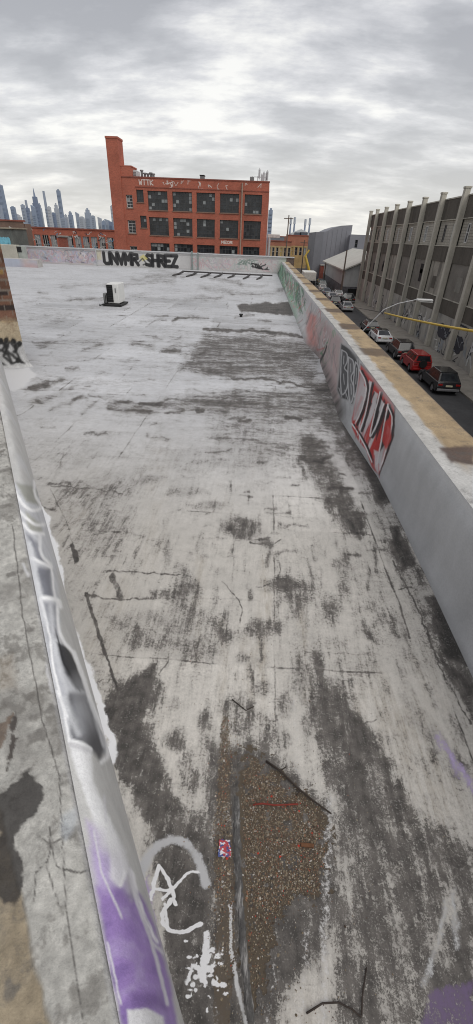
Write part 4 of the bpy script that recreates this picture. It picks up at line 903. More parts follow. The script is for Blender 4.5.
def ribbon(mb, pts, wd, mp, m=0):
    for a, b in zip(pts[:-1], pts[1:]):
        a = np.array(a, float); b = np.array(b, float); e = b-a; L = np.hypot(*e)+1e-9; n = np.array([-e[1], e[0]])/L*wd/2; e = e/L*wd*.3; a = a-e; b = b+e
        mb.quad(mp(*(a+n)), mp(*(b+n)), mp(*(b-n)), mp(*(a-n)), m)
lay_n = [0]
def wmap(Y_): 
    def f(u, v): lay_n[0] += 1; return (u, Y_-.004-(lay_n[0]//4 % 9)*.002, v)
    return f
def word(mb, txt, x0, x1, z0, z1, wd, mp):
    pw = (x1-x0)/len(txt)
    for k, chx in enumerate(txt):
        for s in GLY[chx]: ribbon(mb, [(x0+(k+p[0]*.85)*pw, z0+p[1]*(z1-z0)) for p in s], wd, mp)
mpF = wmap(YF)
word(gt, 'WTTK', fx(140.5), fx(155), fz(186.5)-.05, fz(182)+.02, .12, mpF)
for k in range(15):
    x = fx(random.uniform(158, 260)); z_ = fz(random.uniform(181, 187)); 
    pts = [(x, z_)]
    for j in range(random.randint(2,4)): pts.append((pts[-1][0]+random.uniform(-.35,.45), min(8.3, max(7.5, pts[-1][1]+random.uniform(-.5,.5)))))
    ribbon(gt, pts, random.uniform(.05,.1), mpF)
word(gt, 'MEOR', fx(222), fx(234), fz(242.5), fz(240), .1, mpF)
gt.build('graffiti', plain('white_spray', (.66,.55,.50), .8), bf)
# roof gear of the factory
def gear(name, label, cat, fn, loc, group=None):
    e = empty(name, loc, label, cat, group); fn(e)
def mech(e):
    a, b = ony(132.5,176,YF+2)[0], ony(138,168,YF+2)[0]
    m = MB(); m.bbox((a,YF+1,7.9), (b,YF+3,9.35), .05); m.build('housing', plain('pale_metal', (.5,.52,.53), .5), e)
    m = MB(); [m.box((a+.05,YF+.98,8.0+k*.15), (b-.05,YF+.998,8.07+k*.15)) for k in range(8)]; m.build('louvre', M_steel, e)
gear('roof_ventilator', 'pale metal ventilator box beside the stair bulkhead on the factory roof', 'ventilator', mech, (ony(135,170,YF+2)[0], YF+2, 7.85))
def stacks(e):
    for p, h in ((142,9.3),(145,9.0),(148,8.95),(151,9.05),(153.5,8.95)):
        x = ony(p,176,YF+1.5)[0]; m = MB(); m.tube([(x,YF+1.5,7.9),(x,YF+1.5,h)], .16, 10); m.tube([(x,YF+1.5,h),(x,YF+1.5,h+.14)], .24, 10); m.build('vent_pipe', M_steel, e)
gear('vent_pipes', 'row of short grey vent pipes on the left of the factory roof', 'vent pipes', stacks, (ony(147,176,YF+1.5)[0], YF+1.5, 7.85))
def hatch(e):
    a, b = ony(200.5,178,YF+1.5)[0], ony(204.5,178,YF+1.5)[0]; m = MB(); m.bbox((a,YF+1,7.9),(b,YF+2,9.0), .04); m.build('box', M_steel, e); m = MB(); m.bbox((a-.06,YF+.94,9.0),(b+.06,YF+2.06,9.1), .02); m.build('lid', M_black, e)
gear('roof_hatch', 'small dark box standing on the middle of the factory roof edge', 'roof hatch', hatch, (ony(202,178,YF+1.5)[0], YF+1.5, 7.85))
def ants(e):
    m = MB(); xa_, xb2 = ony(250,180,YF+1.5)[0], ony(254,180,YF+1.5)[0]; m.bbox((xa_,YF+1,7.9),(xb2,YF+2,9.1), .04); m.build('equipment_box', M_steel, e)
    for p, t in ((252,176),(257.5,176),(259,168),(261.5,173),(263.5,171),(266,171.5),(267,170)):
        a = ony(p,182,YF+1.5); b = ony(p+.4,t,YF+1.5); m = MB(); m.tube([(a[0],YF+1.5,7.9),(a[0],YF+1.5,b[2])], .045, 6)
        if t < 175: m.bbox((a[0]-.13,YF+1.38,b[2]-1.1),(a[0]+.13,YF+1.5,b[2]-.15), .03)
        m.build('antenna', M_galv, e)
    m = MB(); m.box((xb2,YF+1.47,8.6),(ony(267,180,YF+1.5)[0],YF+1.53,8.66)); m.box((xb2,YF+1.47,9.1),(ony(267,180,YF+1.5)[0],YF+1.53,9.15)); m.build('frame', M_steel, e)
gear('antenna_array', 'cluster of pale mobile antennas on the right corner of the factory roof', 'antennas', ants, (ony(260,180,YF+1.5)[0], YF+1.5, 7.85))
# little brick chimney behind the parapet
cb_ = empty('brick_chimney', (ony(62,243,41)[0], 41, -.5), 'little brown chimney just behind the back parapet at the left', 'chimney')
a_ = ony(59.5,247,41); b_ = ony(64.5,237.5,41); m = MB(); m.box((a_[0],41,-.5),(b_[0],41.6,b_[2])); m.build('shaft', M_red2, cb_); m = MB(); m.bbox((a_[0]-.08,40.92,b_[2]),(b_[0]+.08,41.68,b_[2]+.12), .02); m.build('cap', M_concrete, cb_)

# ------------------------------------------------------------------ low brick row behind, left
def shop_row(name, label, Yr, p0, p1, ztop, zbot_px, n, mat, seed, door=None, bandc=(.36,.36,.35)):
    rs = random.Random(seed); x0, x1 = ony(p0,235,Yr)[0], ony(p1,235,Yr)[0]; zt_ = ony((p0+p1)/2, ztop, Yr)[2]; zh = ony((p0+p1)/2, zbot_px, Yr)[2]
    e = empty(name, ((x0+x1)/2, Yr, ZS), label, 'building')
    hs = []; wd = (x1-x0)/n
    for k in range(n): hs.append((x0+k*wd+wd*.12, x0+(k+1)*wd-wd*.12, zh-3.0, zh))
    m = MB(); facade(m, lambda u, v, d: (u, Yr+d, v), x0, x1, ZS, zt_, hs, .25); m.box((x0,Yr+.3,ZS),(x1,Yr+2.5,zt_-.3)); m.build('wall', mat, e)
    m = MB(); m.box((x0-.1,Yr-.15,zt_),(x1+.1,Yr+.5,zt_+.22)); m.build('cornice', M_red2, e)
    for k, h in enumerate(hs):
        a, b, c, d = h; f = MB()
        for s in range(4): xx = a+(b-a)*s/3; f.box((xx-.05,Yr+.12,c),(xx+.05,Yr+.22,d))
        for z_ in (c, c+(d-c)*.45, d-.08): f.box((a,Yr+.13,z_),(b,Yr+.21,z_+.08))
        fo = f.build('window', plain('pale_frame', (.42,.41,.39), .7), e)
        pn = MB()
        for s in range(3):
            for t in range(3):
                xx0, xx1 = a+(b-a)*s/3, a+(b-a)*(s+1)/3; z0, z1 = c+(d-c)*t/3, c+(d-c)*(t+1)/3
                mi = 2 if (door is not None and k in door) else rs.choice([0, 1, 1, 3, 4]); pn.quad((xx0,Yr+.18,z0),(xx1,Yr+.18,z0),(xx1,Yr+.18,z1),(xx0,Yr+.18,z1), mi)
        pn.build('pane', [M_pane, M_pale, M_darkgap, plain('tag_grey', (.3,.3,.31), .7), plain('tag_blue', (.25,.29,.33), .7)], fo)
    g_ = MB(); mpR = wmap(Yr-.01)
    for k in range(n*7):
        x = rs.uniform(x0, x1); z_ = rs.uniform(zh-3, zh+.8); pts = [(x, z_)]
        for j in range(3): pts.append((pts[-1][0]+rs.uniform(-.3,.5), pts[-1][1]+rs.uniform(-.4,.4)))
        pts = [(p[0], min(zt_-.1, p[1])) for p in pts]; ribbon(g_, pts, rs.uniform(.05,.11), mpR, rs.choice([0,0,1,2]))
    g_.build('graffiti', [plain('spray_white', (.6,.59,.57), .8), plain('spray_black', (.05,.05,.06), .8), plain('spray_blue', (.12,.3,.45), .8)], e)
    return e
shop_row('brick_building', 'long low red brick row with pale tagged shop windows left of the factory', 100, 25, 122, 229.5, 236, 12, M_red, 3, (2,))
e = shop_row('brick_building', 'brown low building with blue and white tags at the far left edge', 86, -14, 26, 221, 233, 5, brickmat('brown_brick', (.20,.12,.085), (.15,.09,.07), (.22,.18,.15)), 5)
# tagged bulkhead at the far left
e = empty('bulkhead_shed', (ony(5,240,60)[0], 60, ZS), 'dark tagged shed with bright blue lettering at the left edge beyond the roof', 'shed')
a_, b_ = ony(-8,247,60), ony(10.5,229,60); m = MB(); m.bbox((a_[0],60,ZS),(b_[0],64,b_[2]), .05); m.build('wall', plain('dark_green_grey', (.13,.14,.13), .8, 0, .4, .8), e)
m = MB(); m.box((a_[0]-.1,59.85,b_[2]),(b_[0]+.12,64.1,b_[2]+.14)); m.build('roof', plain('tan_slab', (.32,.28,.22), .9), e)
m = MB(); mpS = wmap(59.99)
for k in range(5):
    word(m, 'OBSA'[k % 4], ony(-1+k*2.2,240,60)[0], ony(1+k*2.2,240,60)[0], ony(5,244,60)[2], ony(5,238,60)[2], .22, mpS)
m.build('graffiti', plain('cyan_spray', (.2,.5,.62), .7), e)

# ------------------------------------------------------------------ distant skyline
def haze(name, c): return plain(name, c, .9, 0, .12, .02)  # aerial haze painted in as a pale blue-grey base colour
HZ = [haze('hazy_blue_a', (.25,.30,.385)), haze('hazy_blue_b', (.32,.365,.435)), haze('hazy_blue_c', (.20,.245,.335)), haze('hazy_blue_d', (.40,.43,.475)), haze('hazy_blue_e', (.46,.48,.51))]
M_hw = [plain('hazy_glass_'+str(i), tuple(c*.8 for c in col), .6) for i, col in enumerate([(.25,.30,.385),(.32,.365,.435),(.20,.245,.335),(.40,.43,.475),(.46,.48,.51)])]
def tower(p0, p1, ptop, Yt, mi, label, group=None, crown=None):
    pm, pw2 = (p0+p1)/2, (p1-p0)*.4; p0, p1 = pm-pw2, pm+pw2
    x0, x1 = ony(p0,222,Yt)[0], ony(p1,222,Yt)[0]; zt_ = ony((p0+p1)/2-.4, ptop, Yt)[2]; wd = x1-x0
    e = empty('skyscraper', ((x0+x1)/2, Yt, ZS), label, 'skyscraper', group)
    m = MB()
    if crown == 'spire':
        m.box((x0,Yt,ZS),(x1,Yt+wd,zt_*.62)); m.box((x0+wd*.15,Yt+wd*.1,zt_*.62),(x1-wd*.15,Yt+wd*.9,zt_*.78)); cxx = (x0+x1)/2
        m.tube([(cxx,Yt+wd/2,zt_*.78),(cxx,Yt+wd/2,zt_)], wd*.22, 8, r2=wd*.03)
    elif crown == 'taper':
        vs = [(x0,Yt,ZS),(x1,Yt,ZS),(x1,Yt+wd,ZS),(x0,Yt+wd,ZS)]+[(x0+wd*.2,Yt+wd*.2,zt_),(x1-wd*.2,Yt+wd*.2,zt_),(x1-wd*.2,Yt+wd*.8,zt_),(x0+wd*.2,Yt+wd*.8,zt_)]
        m.add(vs, [(3,2,1,0),(4,5,6,7),(0,1,5,4),(1,2,6,5),(2,3,7,6),(3,0,4,7)])
    elif crown == 'slant':
        m.prism([(x0,ZS),(x1,ZS),(x1,zt_*.9),(x0,zt_)], 'y', Yt, Yt+wd)
    elif crown == 'step':
        m.box((x0,Yt,ZS),(x1,Yt+wd,zt_*.8)); m.box((x0+wd*.2,Yt+wd*.1,zt_*.8),(x1-wd*.2,Yt+wd*.9,zt_*.93)); m.box((x0+wd*.38,Yt+wd*.3,zt_*.93),(x1-wd*.38,Yt+wd*.7,zt_))
    else: m.box((x0,Yt,ZS),(x1,Yt+wd,zt_)); m.box((x0+wd*.3,Yt+wd*.2,zt_),(x1-wd*.2,Yt+wd*.6,zt_*1.02+2))
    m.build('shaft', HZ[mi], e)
    b = MB(); nb = 7; top_ = zt_*.6 if crown else zt_
    for k in range(1, nb): z_ = top_*k/nb; b.box((x0+wd*.12,Yt-1.2,z_-top_*.02),(x1-wd*.12,Yt-.2,z_+top_*.02))
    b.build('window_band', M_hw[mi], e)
far_g = 'hazy towers of the distant skyline'
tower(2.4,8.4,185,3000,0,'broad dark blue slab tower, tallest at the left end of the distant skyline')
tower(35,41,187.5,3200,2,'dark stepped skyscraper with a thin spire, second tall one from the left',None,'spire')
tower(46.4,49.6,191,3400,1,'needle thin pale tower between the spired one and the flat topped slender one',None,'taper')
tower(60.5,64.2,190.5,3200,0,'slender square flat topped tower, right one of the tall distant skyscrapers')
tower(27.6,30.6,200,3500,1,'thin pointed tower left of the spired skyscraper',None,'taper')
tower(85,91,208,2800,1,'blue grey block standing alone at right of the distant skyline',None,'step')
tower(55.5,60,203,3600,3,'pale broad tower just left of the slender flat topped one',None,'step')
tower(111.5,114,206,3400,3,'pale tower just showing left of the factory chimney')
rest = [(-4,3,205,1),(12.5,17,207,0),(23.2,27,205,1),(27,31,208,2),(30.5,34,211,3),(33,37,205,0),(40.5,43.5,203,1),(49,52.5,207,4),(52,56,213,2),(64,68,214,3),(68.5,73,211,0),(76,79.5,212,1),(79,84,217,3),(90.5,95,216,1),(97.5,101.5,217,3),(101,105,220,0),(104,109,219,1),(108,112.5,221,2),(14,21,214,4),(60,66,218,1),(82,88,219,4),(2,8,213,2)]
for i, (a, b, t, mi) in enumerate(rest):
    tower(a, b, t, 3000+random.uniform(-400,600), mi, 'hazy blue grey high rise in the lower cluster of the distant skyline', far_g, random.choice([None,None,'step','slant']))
# far towers seen right of the factory
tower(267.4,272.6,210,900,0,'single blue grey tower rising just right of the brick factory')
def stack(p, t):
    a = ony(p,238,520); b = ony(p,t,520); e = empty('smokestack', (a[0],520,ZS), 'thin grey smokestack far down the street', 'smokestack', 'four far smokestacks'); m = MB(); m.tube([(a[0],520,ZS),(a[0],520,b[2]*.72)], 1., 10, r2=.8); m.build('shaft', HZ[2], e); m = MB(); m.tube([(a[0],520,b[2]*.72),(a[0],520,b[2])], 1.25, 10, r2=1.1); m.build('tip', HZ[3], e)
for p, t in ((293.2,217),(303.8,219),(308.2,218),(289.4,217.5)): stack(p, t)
tk = empty('storage_hall', (ony(299,232,480)[0],480,ZS), 'white roofed industrial hall under the far smokestacks', 'industrial hall')
m = MB(); a_, b_ = ony(291,236,480), ony(311,232,480); m.prism([(a_[0],ZS),(b_[0],ZS),(b_[0],b_[2]*.8),((a_[0]+b_[0])/2,b_[2]*1.25),(a_[0],b_[2]*.8)], 'y', 480, 520); m.build('wall', plain('pale_hall', (.55,.57,.58), .8), tk)
m = MB(); m.box((a_[0]+3,478.5,b_[2]*.3),(a_[0]+9,479.8,b_[2]*.9)); m.box((b_[0]-10,478.5,b_[2]*.4),(b_[0]-3,479.8,b_[2]*.95)); m.build('door', plain('hall_dark', (.1,.11,.13), .8), tk)

# ------------------------------------------------------------------ buildings down the street
M_orange = brickmat('orange_brick', (.36,.13,.075), (.32,.115,.07), (.34,.2,.14))
def far_block(label, p0, p1, ptop, Yb, mat, band, n=6, bandmat=None, depth=20):
    x0, x1 = ony(p0,240,Yb)[0], ony(p1,240,Yb)[0]; zt_ = ony((p0+p1)/2, ptop, Yb)[2]; zb = ony((p0+p1)/2, band, Yb)[2]
    e = empty('brick_building', ((x0+x1)/2,Yb,ZS), label, 'building')
    hs = [(x0+(x1-x0)*(k+.18)/n, x0+(x1-x0)*(k+.82)/n, zb-2.6, zb-.4) for k in range(n)]
    m = MB(); facade(m, lambda u, v, d: (u, Yb+d, v), x0, x1, zb, zt_, [], .2); facade(m, lambda u, v, d: (u, Yb+d, v), x0, x1, ZS, zb, hs, .3, 1, 1)
    m.box((x0,Yb+.4,ZS),(x1,Yb+depth,zt_-.2)); m.build('wall', [mat, bandmat or mat], e)
    for k, h in enumerate(hs):
        f = MB(); f.box((h[0],Yb+.15,h[2]),(h[0]+.12,Yb+.24,h[3])); f.box((h[1]-.12,Yb+.15,h[2]),(h[1],Yb+.24,h[3])); f.box((h[0]+.12,Yb+.15,(h[2]+h[3])/2),(h[1]-.12,Yb+.24,(h[2]+h[3])/2+.1)); fo = f.build('window', plain('pale_frame', (.42,.41,.39)), e)
        p = MB(); p.quad((h[0],Yb+.2,h[2]),(h[1],Yb+.2,h[2]),(h[1],Yb+.2,h[3]),(h[0],Yb+.2,h[3])); p.build('pane', random.choice([M_pane, M_darkgap, plain('yellow_shutter', (.45,.33,.12), .7), M_pale]), fo)
    m = MB(); m.box((x0-.1,Yb-.15,zt_),(x1+.1,Yb+.4,zt_+.25)); m.build('cornice', M_red2, e)
    return e
far_block('wide orange brick building closing the far end of the street', 286, 317, 236, 165, M_orange, 246, 7, plain('yellow_brick', (.40,.29,.14), .85, 0, .35, .6))
far_block('lower orange building with yellow ground floor right of the factory', 268, 292, 241.5, 150, M_orange, 246, 6, plain('ochre_wall', (.42,.31,.17), .85, 0, .35, .6))
far_block('dark grey long shed roofline behind the orange building by the factory corner', 270, 296, 236.8, 230, plain('far_grey', (.17,.18,.2), .8), 243, 6)
# white panel sign wall near factory corner
e = empty('billboard', (ony(271,250,95)[0],95,ZS), 'white signboard on grey post at the right foot of the factory', 'signboard')
a_, b_ = ony(267.5,237.5,95), ony(280,234.5,95); m = MB(); m.bbox((a_[0],95,a_[2]),(b_[0],95.4,b_[2]), .04); m.build('panel', plain('white_panel', (.6,.6,.58), .7), e); m = MB(); m.tube([(ony(269,240,95)[0],95.2,ZS),(ony(269,240,95)[0],95.2,a_[2])], .28); m.build('post', M_galv, e)
# grey blocky building
gb = empty('grey_building', (15,125,ZS), 'tall blank grey building with stepped sloping roofline beyond the shed', 'building')
M_gb = plain('blue_grey_panels', (.235,.24,.265), .7, 0, .1, .3); M_gb2 = plain('shaded_grey_panels', (.19,.195,.215), .7, 0, .12, .3)
pts = [(11.45,ZS),(11.45,3.77),(13.9,3.95),(15.5,4.7),(17.4,5.24),(20.0,5.46),(20.0,ZS)]
m = MB(); m.prism([pts[0],pts[1],(13.3,3.9),(13.3,ZS)], 'y', 124.2, 145, 1); m.prism([(13.3,ZS),(13.3,3.92)]+pts[2:], 'y', 125, 145, 0); m.build('wall', [M_gb, M_gb2], gb)
m = MB()
for k in range(1, 6): m.box((13.3+k*1.1,124.96,ZS),(13.34+k*1.1,124.995,3.9+.2*k))
m.build('panel_joint', plain('joint_grey', (.15,.155,.17)), gb)
ge = empty('grey_building', (22,122,ZS), 'lower grey extension with one dark window between the grey building and the concrete block', 'building')
m = MB(); w1, w2 = ony(354.2,247.5,122), ony(358.2,240,122); facade(m, lambda u, v, d: (u, 122+d, v), 19.4, 26, ZS, 3.55, [(w1[0],w2[0],w1[2],w2[2])], .3); m.box((19.5,122.4,ZS),(26,140,3.4)); m.build('wall', M_gb, ge)
f = MB(); f.box((w1[0],122.12,w1[2]),(w1[0]+.1,122.25,w2[2])); f.box((w2[0]-.1,122.12,w1[2]),(w2[0],122.25,w2[2])); f.box((w1[0],122.13,(w1[2]+w2[2])/2),(w2[0],122.24,(w1[2]+w2[2])/2+.1)); fo = f.build('window', M_frame, ge); f = MB(); f.quad((w1[0],122.2,w1[2]),(w2[0],122.2,w1[2]),(w2[0],122.2,w2[2]),(w1[0],122.2,w2[2])); f.build('pane', M_pane, fo)
# shed with pale sloping roof
sd = empty('shed_building', (16,95,ZS), 'low pale shed with light sloping roof and tagged dark base before the grey building', 'shed')
yS, yS2 = 86.0, 118.0; xs0, xs1 = 13.7, 19.5; ze, zr = -2.0, .35
M_shed = plain('pale_shed_wall', (.40,.41,.41), .8, 0, .15, .8, 0, .3, ((.25,.25,.25), 1., (1,1,.3), .5))
m = MB(); m.prism([(xs0,ZS),(xs0,ze),(xs1,zr+.1),(xs1,ZS)], 'y', yS, yS2); m.build('wall', M_shed, sd)
m = MB(); m.prism([(xs0-.5,ze-.12),(xs0-.5,ze+.1),(xs1+.2,zr+.5),(xs1+.2,zr+.28)], 'y', yS-.4, yS2+.2); m.build('roof', plain('pale_sheet_roof', (.47,.46,.42), .7, 0, .15, .6), sd)
m = MB(); m.box((xs0-.03,yS-.02,ZS),(xs1,yS-.003,ZS+1.5)); m.box((xs0-.03,yS,ZS),(xs0-.003,yS2,ZS+1.6)); m.build('base_band', plain('tagged_dark_base', (.13,.13,.14), .8, 0, .8, 1.4), sd)
m = MB(); m.box((xs0+.9,yS-.1,ZS),(xs0+3.6,yS-.022,ZS+1.2)); m.build('door', M_darkgap, sd)
e = empty('brick_building', (13.5,121,ZS), 'small dark red brick building squeezed left of the pale shed', 'building')
a_, b_ = ony(319.5,280,121), ony(327,266,121); m = MB(); m.bbox((a_[0],121,ZS),(b_[0]+.6,124,b_[2]), .05); m.build('wall', M_red2, e); m = MB(); m.box((a_[0]-.1,120.9,b_[2]),(b_[0]+.7,124.1,b_[2]+.2)); m.build('cornice', M_concrete, e)

# ------------------------------------------------------------------ concrete block with fins on the right
XC = 16.0
cbld = empty('concrete_building', (XC,50,ZS), 'long grey brown concrete industrial block with pale vertical fins and tagged ground wall', 'building')
M_dark = plain('brown_grey_band', (.115,.103,.088), .85, 0, .18, .8, .2, .3, ((.05,.046,.04), .8, (1,1,.15), .6)); M_mid = plain('grey_block_infill', (.235,.225,.20), .85, 0, .22, .9, .3, .3, ((.12,.115,.1), .9, (1,1,.2), .6))
M_low = plain('lower_infill', (.33,.305,.265), .85, 0, .25, .7, .3, .3, ((.08,.075,.068), .9, (1,1,.2), .7)); M_fin = plain('pale_concrete_fin', (.50,.475,.41), .85, 0, .15, 1.2, .2, .3, ((.2,.19,.17), 1., (1,1,.12), .6)); M_gw = plain('ground_wall', (.36,.345,.315), .85, 0, .2, .8, .2, .3, ((.12,.12,.12), .8, (1,1,.3), .6))
def blockmat(name, c):
    new = name not in MC; m_ = brickmat(name, c, tuple(k*.84 for k in c), tuple(k*.55 for k in c), 1.)
    if new:
        for n_ in m_.node_tree.nodes:
            if n_.type == 'TEX_BRICK': n_.inputs['Brick Width'].default_value = .42; n_.inputs['Row Height'].default_value = .21; n_.inputs['Mortar Size'].default_value = .022
    return m_
fins = [82.7,77.9,72.3,66.6,60.9,55.3,49.8,44.3,38.8,33.3,27.8,22.3,16.8,11.3]
ya, yb = 11.0, 82.95
m = MB(); m.box((XC+.3,ya,ZS),(XC+30,yb-.05,5.7)); m.build('core', M_mid, cbld)
bands = [(4.22,5.72,M_dark,0),(1.0,2.2,M_dark,0),(-2.9,-1.75,M_dark,0)]
for z0, z1, mm, _ in bands:
    m = MB(); m.box((XC,ya,z0),(XC+.298,yb,z1)); 
    for k in range(int((yb-ya)/1.85)): m.box((XC-.008,ya+k*1.85,z0+.02),(XC-.001,ya+k*1.85+.05,z1-.02))
    m.build('spandrel', mm, cbld)
m = MB(); m.box((XC-.06,ya,5.72),(XC+.5,yb+.05,5.82)); m.build('cornice', M_fin, cbld)
m = MB(); m.box((XC+.02,ya,ZS),(XC+.296,yb,-2.9)); m.build('ground_wall', M_gw, cbld)
mpX = lambda u, v, d: (XC+.1+d, u, v)
m = MB(); m.box((XC-.05,ya,2.2),(XC+.1,yb,2.27)); m.box((XC-.05,ya,4.16),(XC+.1,yb,4.22)); m.box((XC-.04,ya,-1.75),(XC+.1,yb,-1.69)); m.build('ledge', M_fin, cbld)
M_wfr = plain('white_frame', (.62,.62,.6), .6)
rs = random.Random(11)
for i in range(len(fins)-1):
    a, b = fins[i+1]+.28, fins[i]-.28
    # upper storey: glass block infill with a few real windows
    wh = []
    for s in range(2):
        c = a+(b-a)*(.27+.44*s); hw = rs.choice([.28,.36,.5]); wh.append((c-hw, c+hw, 2.5, 3.85))
    m = MB(); facade(m, mpX, a-.02, b+.02, 2.2, 4.22, wh, .18); ii = m.build('infill', blockmat('upper_block_%d' % (i % 3), [(.42,.395,.34),(.37,.345,.295),(.45,.425,.37)][i % 3]), cbld)
    for h in wh:
        f = MB(); t = .085
        f.box((XC+.06,h[0],h[2]),(XC+.2,h[0]+t,h[3])); f.box((XC+.12,h[1]-t,h[2]),(XC+.2,h[1],h[3])); f.box((XC+.12,h[0]+t,h[2]),(XC+.2,h[1]-t,h[2]+t)); f.box((XC+.12,h[0]+t,h[3]-t),(XC+.2,h[1]-t,h[3])); f.box((XC+.13,h[0]+t,(h[2]+h[3])/2),(XC+.19,h[1]-t,(h[2]+h[3])/2+.05))
        fo = f.build('window', rs.choice([M_wfr, M_wfr, M_frame]), cbld); p = MB(); p.quad((XC+.17,h[0],h[2]),(XC+.17,h[1],h[2]),(XC+.17,h[1],h[3]),(XC+.17,h[0],h[3])); p.build('pane', rs.choice([M_pane, M_pane, M_pale]), fo)
    # lower storey: bricked up panel with a lighter or darker patch
    m = MB(); m.box((XC+.08,a-.02,-1.75),(XC+.29,b+.02,1.0)); m.build('infill', [M_low, plain('lower_infill_dark', (.2,.185,.165), .85, 0, .3, .8), M_low, plain('lower_infill_warm', (.32,.285,.235), .85, 0, .25, .8, .2)][rs.randrange(4)] , cbld)
    for _k in range(rs.choice([1,2,2,3])):
        y0 = a+rs.uniform(.3,2.6); z0 = rs.uniform(-1.5,-.2); m = MB(); m.box((XC+.05,y0,z0),(XC+.079,y0+rs.uniform(.7,1.8),z0+rs.uniform(.7,1.1))); m.build('boarded_opening', rs.choice([M_darkgap, M_dark, M_dark, M_mid]), cbld)
for y_ in fins:
    m = MB(); m.bbox((XC-.42,y_-.24,ZS+.12),(XC+.02,y_+.24,6.2), .03); m.bbox((XC-.46,y_-.28,6.2),(XC+.06,y_+.28,6.34), .02); m.build('fin', M_fin, cbld)
# tags on ground wall
g_ = MB(); cnt = [0]
def mpG(u, v): cnt[0] += 1; return (XC+.012-(cnt[0]//4 % 9)*.002, u, v)
for k in range(90):
    y_ = rs.uniform(24, 80); z_ = rs.uniform(-5.6,-3.7); pts = [(y_, z_)]
    for j in range(rs.randint(3,6)): pts.append((pts[-1][0]+rs.uniform(-.7,.8), min(-3.1, max(-5.8, pts[-1][1]+rs.uniform(-.9,.9)))))
    ribbon(g_, pts, rs.uniform(.06,.16), mpG, rs.choice([0,0,1,2]))
g_.build('graffiti', [plain('spray_black', (.05,.05,.06)), plain('spray_white', (.6,.59,.57)), plain('spray_grey', (.3,.32,.34))], cbld)
for (y_, z_, ry, rz_) in [(41.8,-4.15,1.4,.62),(38.2,-4.5,1.4,.68)]:     # two round dark tags
    t_ = MB(); n = 22; t_.add([(XC-.012,y_+ry*math.cos(k/n*6.283)*(1+.1*math.sin(k*2.3)),z_+rz_*math.sin(k/n*6.283)*(1+.12*math.cos(k*1.7))) for k in range(n)], [tuple(range(n))])
    for k in range(7): 
        q0 = (y_+rs.uniform(-.9,.9)*ry, z_+rs.uniform(-.6,.6)*rz_); ribbon(t_, [q0, (q0[0]+rs.uniform(-.5,.5), q0[1]+rs.uniform(-.4,.4)), (q0[0]+rs.uniform(-.5,.5), q0[1]+rs.uniform(-.4,.4))], .07, lambda u, v: (XC-.018, u, v), 1)
    t_.build('graffiti', [plain('spray_black', (.05,.05,.06)), plain('spray_grey', (.3,.32,.34))], cbld)
pw_ = MB()
for (y_, txt) in [(34.2,'KO'),(31.2,'SRE'),(28.3,'BOW')]:
    word(pw_, txt[::-1] if False else txt, y_+1.2, y_-1.2, -5.5, -3.5, .22, lambda u, v: mpG(u, v))
pw_.build('graffiti', [plain('spray_pale', (.52,.53,.52), .8)], cbld)
# rounded tank/dome on its roof
dm = empty('roof_dome', (XC+6,62,5.7), 'pale curved tank end showing above the concrete block roof', 'tank')
m = MB(); y0, y1 = ony(418,203,62)[0], 0; c_ = onx(428,203,XC+5); m.tube([(XC+5,c_[1]-.1,5.0),(XC+9,c_[1]-.1,5.0)], 1.9, 24); m.build('shell', plain('tan_tank', (.33,.29,.23), .8), dm); m = MB(); m.box((XC+5.2,c_[1]-1.5,5.7),(XC+8.8,c_[1]+1.3,5.9)); m.build('cradle', M_steel, dm)

# ------------------------------------------------------------------ street furniture
lampe = empty('street_lamp', (3.55,17,ZS+.13), 'grey street lamp whose curved arm reaches over the street from behind the parapet', 'street lamp')
hd = ony(424,300,17.0); bs = ony(362.5,331,17.0)
m = MB(); m.tube([(3.62,17,ZS+.13),(3.62,17,bs[2]+.02)], .09, 10, r2=.05); m.build('pole', M_galv, lampe)
m = MB(); mid = ony(384,309.5,17.); m2 = ony(398,303.5,17.); m.tube([(bs[0]-.05,17,bs[2]-.12),tuple(bs),tuple(mid),tuple(m2),(hd[0]-.25,17,hd[2]+.005)], .016, 8, r2=.012); m.build('arm', M_galv, lampe)
m = MB(); m.bbox((hd[0]-.26,16.92,hd[2]-.035),(hd[0]+.3,17.08,hd[2]+.035), .03); hh_ = m.build('lamp_head', plain('pale_lamp_head', (.5,.5,.49), .5), lampe)
m = MB(); m.box((hd[0]-.15,16.94,hd[2]-.06),(hd[0]+.3,17.06,hd[2]-.046)); m.build('lens', M_white, hh_)
wr = empty('guarded_wire', (3.6,17,.3), 'yellow cable guard sleeved over a wire above the parked cars', 'cable guard')
gA = onx(384.7,313,3.55); gB = onx(473,329.5,3.55); dv = gB-gA; L_v = dv/np.linalg.norm(dv)
gE = gA+dv*1.25
def sag(p, q, n, s): return [tuple(np.array(p)*(1-t)+np.array(q)*t+np.array([0,0,-s*4*t*(1-t)])) for t in np.linspace(0,1,n)]
m = MB(); m.tube(sag(gA, gE, 14, .035), .021, 8); m.build('guard', plain('yellow_plastic', (.56,.38,.05), .5, 0, .15, 5.), wr, smooth=True)
m = MB(); m.tube([tuple(gE), tuple(gE+L_v*14)], .012, 6); m.tube([tuple(gA-dv/np.linalg.norm(dv)*17), tuple(gA)], .008, 6); m.build('wire', M_black, wr)
def upole(p, ptop, Xp, label, yfix=None, arm=True):
    t_ = ony(p, ptop, yfix); e = empty('utility_pole', (t_[0],t_[1],ZS), label, 'utility pole'); m = MB(); m.tube([(t_[0],t_[1],ZS),(t_[0],t_[1],t_[2])], .16, 8, r2=.11); m.build('pole', M_twig2, e)
    if arm: m = MB(); m.box((t_[0]-1,t_[1]-.06,t_[2]-.7),(t_[0]+1,t_[1]+.06,t_[2]-.55)); m.build('crossarm', M_twig2, e)
